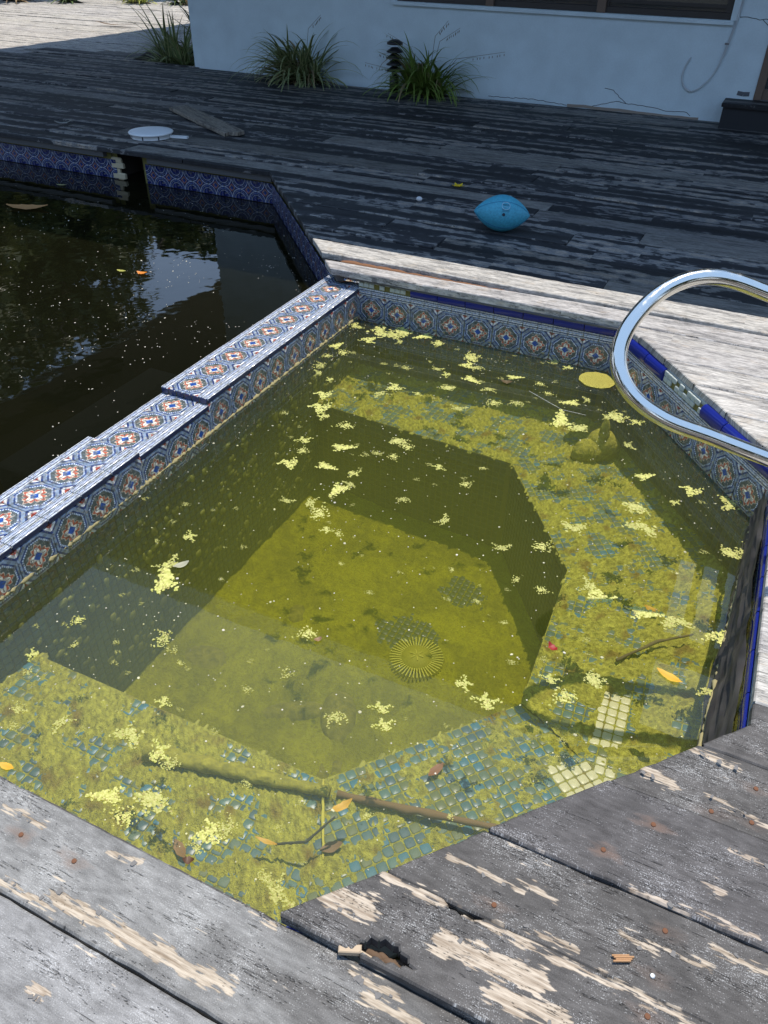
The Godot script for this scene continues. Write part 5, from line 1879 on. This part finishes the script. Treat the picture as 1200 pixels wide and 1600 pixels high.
func deck_things() -> void:
	leaning_board()
	# football
	var fb := base("football", Vector3(-1.505, 0.118, -5.02))
	tag(fb, "blue foam football lying on the shaded boards behind the spa", "football")
	var R := 0.113
	var hl := 0.185
	var n := 256
	var sp := layer(211, n, n, 0.16, 1, 2, true)
	var sp2 := layer(212, n, n, 0.03, 1, 3, true)
	var by := PackedByteArray()
	by.resize(n * n * 3)
	for i in n * n:
		var k := 0.85 + 0.4 * (sp2[i] / 255.0 - 0.5)
		if sp[i] > 178: k *= 0.45
		by[i * 3] = to8[int(0.06 * k * 1024)]
		by[i * 3 + 1] = to8[int(0.40 * k * 1024)]
		by[i * 3 + 2] = to8[int(0.56 * k * 1024)]
	var fm := StandardMaterial3D.new()
	fm.albedo_texture = tex_of(n, n, by)
	fm.roughness = 0.6
	fm.uv1_triplanar = true
	fm.uv1_scale = Vector3.ONE * 6
	var axis := Vector3(0.905, -0.07, -0.42).normalized()
	var face := (EYE - fb.position).normalized()
	var z := (face - axis * face.dot(axis)).normalized()
	var fr := Transform3D(Basis(axis, z.cross(axis), z), Vector3.ZERO)  # x along the ball, z towards the viewer
	var st := begin(true)
	var prof := func(x: float) -> float:
		return R * pow(maxf(0.0, 1.0 - pow(absf(x) / hl, 1.9)), 0.84)
	var xs := 36
	for i in xs:
		var x0 := -hl * cos(PI * i / xs)
		var x1 := -hl * cos(PI * (i + 1) / xs)
		for k in 32:
			var a := TAU * k / 32
			var b := TAU * (k + 1) / 32
			var r0: float = prof.call(x0)
			var r1: float = prof.call(x1)
			quad(st, Vector3(x0, cos(b) * r0, sin(b) * r0), Vector3(x0, cos(a) * r0, sin(a) * r0), Vector3(x1, cos(a) * r1, sin(a) * r1), Vector3(x1, cos(b) * r1, sin(b) * r1))
	put("ball", done(st), fm, fb, fr)
	var seam_m := mat(0.02, 0.14, 0.27, 0.7)
	for ang in [38.0, -52.0]:
		var sm := begin(true)
		var line := []
		for i in 40:
			var x := -hl * 0.97 * cos(PI * (i + 0.5) / 40)
			var r: float = prof.call(x) + 0.0002
			line.append(Vector3(x, sin(deg_to_rad(ang)) * r, cos(deg_to_rad(ang)) * r))
		tube_into(sm, line, [0.0016], 5)
		put("seam", done(sm), seam_m, fb, fr)
	var dark := mat(0.02, 0.03, 0.05, 0.8)
	var pale := mat(0.35, 0.55, 0.68, 0.7)
	var on := func(x: float, y: float) -> Vector3:
		var r: float = prof.call(x) + 0.0006
		return Vector3(x, y, sqrt(maxf(r * r - y * y, 0)))
	var hole := begin(true)
	bumpy(hole, on.call(-0.006, -0.008), Vector3(0.010, 0.010, 0.002), 0.0, jag, 6, 12)
	put("valve_hole", done(hole), dark, fb, fr)
	var em := begin(true)
	var ring := []
	for i in 25:
		var a := TAU * i / 24
		ring.append(on.call(0.004 + cos(a) * 0.026, 0.045 + sin(a) * 0.022))
	tube_into(em, ring, [0.0018], 5)
	put("emblem_ring", done(em), pale, fb, fr)
	for row in [[0.047, 7, 0.006, 0.009, 0], [0.036, 5, 0.006, 0.005, 0], [0.018, 8, 0.006, 0.006, 1], [0.010, 8, 0.006, 0.004, 1]]:
		var tx := begin(true)
		for i in row[1]:
			var x: float = 0.004 + (i - (row[1] - 1) / 2.0) * row[2]
			tube_into(tx, [on.call(x, row[0]), on.call(x + 0.001, row[0] + row[3])], [0.0012], 4)
		put("worn_print", done(tx), dark if row[4] == 1 or row[1] == 7 else pale, fb, fr)
	# skimmer lid
	var ld := base("skimmer_lid", Vector3(-5.29, 0.003, -6.14), 0.25)
	tag(ld, "round white plastic skimmer lid lying on the deck by the pool", "lid")
	var lm := mat(0.72, 0.76, 0.78, 0.45)
	var s1 := begin(true)
	lathe(s1, [Vector2(0.185, 0.0), Vector2(0.185, 0.032), Vector2(0.20, 0.034), Vector2(0.205, 0.045), Vector2(0.195, 0.052), Vector2(0.12, 0.054), Vector2(0.0, 0.055)], 40)
	put("disc", done(s1), lm, ld)
	put("tab", box_mesh(Vector3(0.19, 0.004, -0.02), Vector3(0.36, 0.022, 0.02)), lm, ld)
	for k in 8:
		put("notch", M.get_or_add("notch", box_mesh(Vector3(-0.006, 0.002, 0.178), Vector3(0.006, 0.036, 0.1865))), dark, ld, Transform3D(Basis(Vector3.UP, k * TAU / 8), Vector3.ZERO))
	# loose board
	var c := Vector2(-5.26, -6.93)
	var ax := Vector2(1.30, 0.80).normalized()
	var ay := Vector2(-ax.y, ax.x)
	var lb := base("loose_board", Vector3(c.x, 0.0, c.y), -atan2(ax.y, ax.x))
	tag(lb, "rotten loose board with flaking paint lying askew on the shaded deck", "board")
	board("plank", PackedVector2Array([Vector2(-0.74, -0.10), Vector2(-0.2, -0.105), Vector2(0.72, -0.098), Vector2(0.76, -0.02), Vector2(0.70, 0.05), Vector2(0.74, 0.10), Vector2(0.1, 0.105), Vector2(-0.72, 0.095)]), 0.040, 0.032, M.pale, lb, 1, 0.05, 0.005, Color(0.52, 0.48, 0.42))
	# rotten wood in the split behind the spa
	var rot := begin(true)
	var rn := noise(14, 0.02, 4)
	for k in 12:
		bumpy(rot, Vector3(-2.10 + k * 0.10, -0.014 - 0.001 * k, -4.052 - 0.001 * k), Vector3(0.085, 0.016, 0.022 - 0.001 * k), 0.6, rn, 6, 10)
	tag(put("rotten_wood", done(rot), mat(0.20, 0.095, 0.045, 0.95)), "crumbling orange rotten wood in the split between two boards behind the spa", "rotten wood")
	var rk := begin(true)
	for k in 7:
		bumpy(rk, Vector3(-0.30 + k * 0.014, -0.022 + 0.004 * sin(k * 2.0), -0.605 - 0.006 * (k % 3)), Vector3(0.018, 0.010, 0.008), 0.7, rn, 7, 10)
	tag(put("rotten_wood", done(rk), mat(0.13, 0.085, 0.055, 0.95)), "dark rotten fibres inside the hole in the nearest board", "rotten wood")
	# slivers along the hole's rim
	var sl := begin(false)
	for q in [[-0.325, -0.588, 0.045, 0.016, 0.4], [-0.262, -0.589, 0.09, 0.007, -0.06], [-0.205, -0.600, 0.05, 0.006, 0.5]]:
		soft_box(sl, Vector3(-q[2] / 2, -0.012, -q[3] / 2), Vector3(q[2] / 2, 0.002, q[3] / 2), 0.002, Transform3D(Basis(Vector3.UP, q[4]), Vector3(q[0], 0.022, q[1])))
	tag(put("wood_splinter", done(sl), mat(0.46, 0.36, 0.25, 0.9)), "pale splinters left at the rim of the hole in the nearest board", "splinters")
	# flower, pebble and scraps
	var fw := base("yellow_flower", Vector3(-2.14, 0.003, -5.90))
	tag(fw, "small yellow flower lying on the shaded deck left of the football", "flower")
	for k in 5:
		put("petal", M.get_or_add("petal", flat_leaf(0.05, 0.03, Color(0.72, 0.52, 0.02), 3, 0.4)), M.leaf, fw, Transform3D(Basis(Vector3.UP, TAU * k / 5), Basis(Vector3.UP, TAU * k / 5) * Vector3(0.026, 0.008, 0)))
	var pb := begin(true)
	bumpy(pb, Vector3(0, 0.014, 0), Vector3(0.024, 0.018, 0.018), 0.3, rn, 8, 12)
	tag(put("pebble", done(pb), mat(0.55, 0.56, 0.57, 0.8), null, Transform3D(Basis(), Vector3(-2.26, 0, -5.417))), "pale pebble on the shaded deck between pool corner and football", "pebble")
	tag(put("deck_leaf", flat_leaf(0.16, 0.07, Color(0.30, 0.30, 0.28), 71, 0.3), M.leaf, null, Transform3D(Basis(Vector3.UP, 0.9), Vector3(-6.37, 0.012, -6.15))), "grey dry leaf on the shaded deck near the far pool edge", "leaf")
	tag(put("dead_frond", flat_leaf(0.9, 0.12, Color(0.12, 0.07, 0.03), 72, 0.1), M.leaf, null, Transform3D(Basis(Vector3.UP, 0.1), Vector3(-11.9, 0.03, -13.3))), "dark strip of dead frond on the sunlit far deck", "frond")
	var bk := begin(false)
	for k in 4:
		soft_box(bk, Vector3(-0.018 + 0.003 * (k % 3), 0.0, -0.007 + 0.0035 * k), Vector3(0.016 + 0.004 * ((k * 2) % 3), 0.004 + 0.0012 * (k % 2), -0.0037 + 0.0035 * k), 0.001)
	tag(put("bark_chip", done(bk), mat(0.42, 0.24, 0.12, 0.9), null, Transform3D(Basis(Vector3.UP, 0.45), Vector3(0.155, 0.027, -0.797))), "small orange bark chip on the near right boards", "chip")
	# nail heads
	var hd := begin(true)
	lathe(hd, [Vector2(0.0052, -0.002), Vector2(0.0055, 0.0006), Vector2(0.004, 0.0014), Vector2(0.0, 0.0010)], 12)
	var hm := done(hd)
	var names := ["rusty nail head at the left edge of the nearest long board", "rusty bent nail right of the leftmost nail on the nearest long board", "rusty nail in a wide orange stain on the right boards", "rusty nail up near the spa edge on the right boards", "rusty nail at the right edge nearest the rail", "dark nail hole head just below the uppermost right nail", "rusty nail left of the two at the right edge", "rusty nail beside the long bare streak on the right boards", "bright screw head standing proud on the right boards", "rusty nail nearest the split at the spa edge", "rusty nail at the bottom of the picture on the right boards"]
	for k in range(0, NAILS.size(), 2):
		var left: bool = k < 4
		tag(put("nail_head", hm, mat(0.45, 0.46, 0.45, 0.35, 0.8) if k == 16 else M.rust, null, Transform3D(Basis(Vector3.RIGHT, 0.15), Vector3(NAILS[k], 0.0015 if left else (0.0275 if NAILS[k + 1] > -0.752 else (0.0235 if NAILS[k + 1] > -0.932 else (0.0315 if NAILS[k + 1] > -1.174 else 0.0245))), NAILS[k + 1]))), names[k / 2], "nail", "nail heads in the near boards")
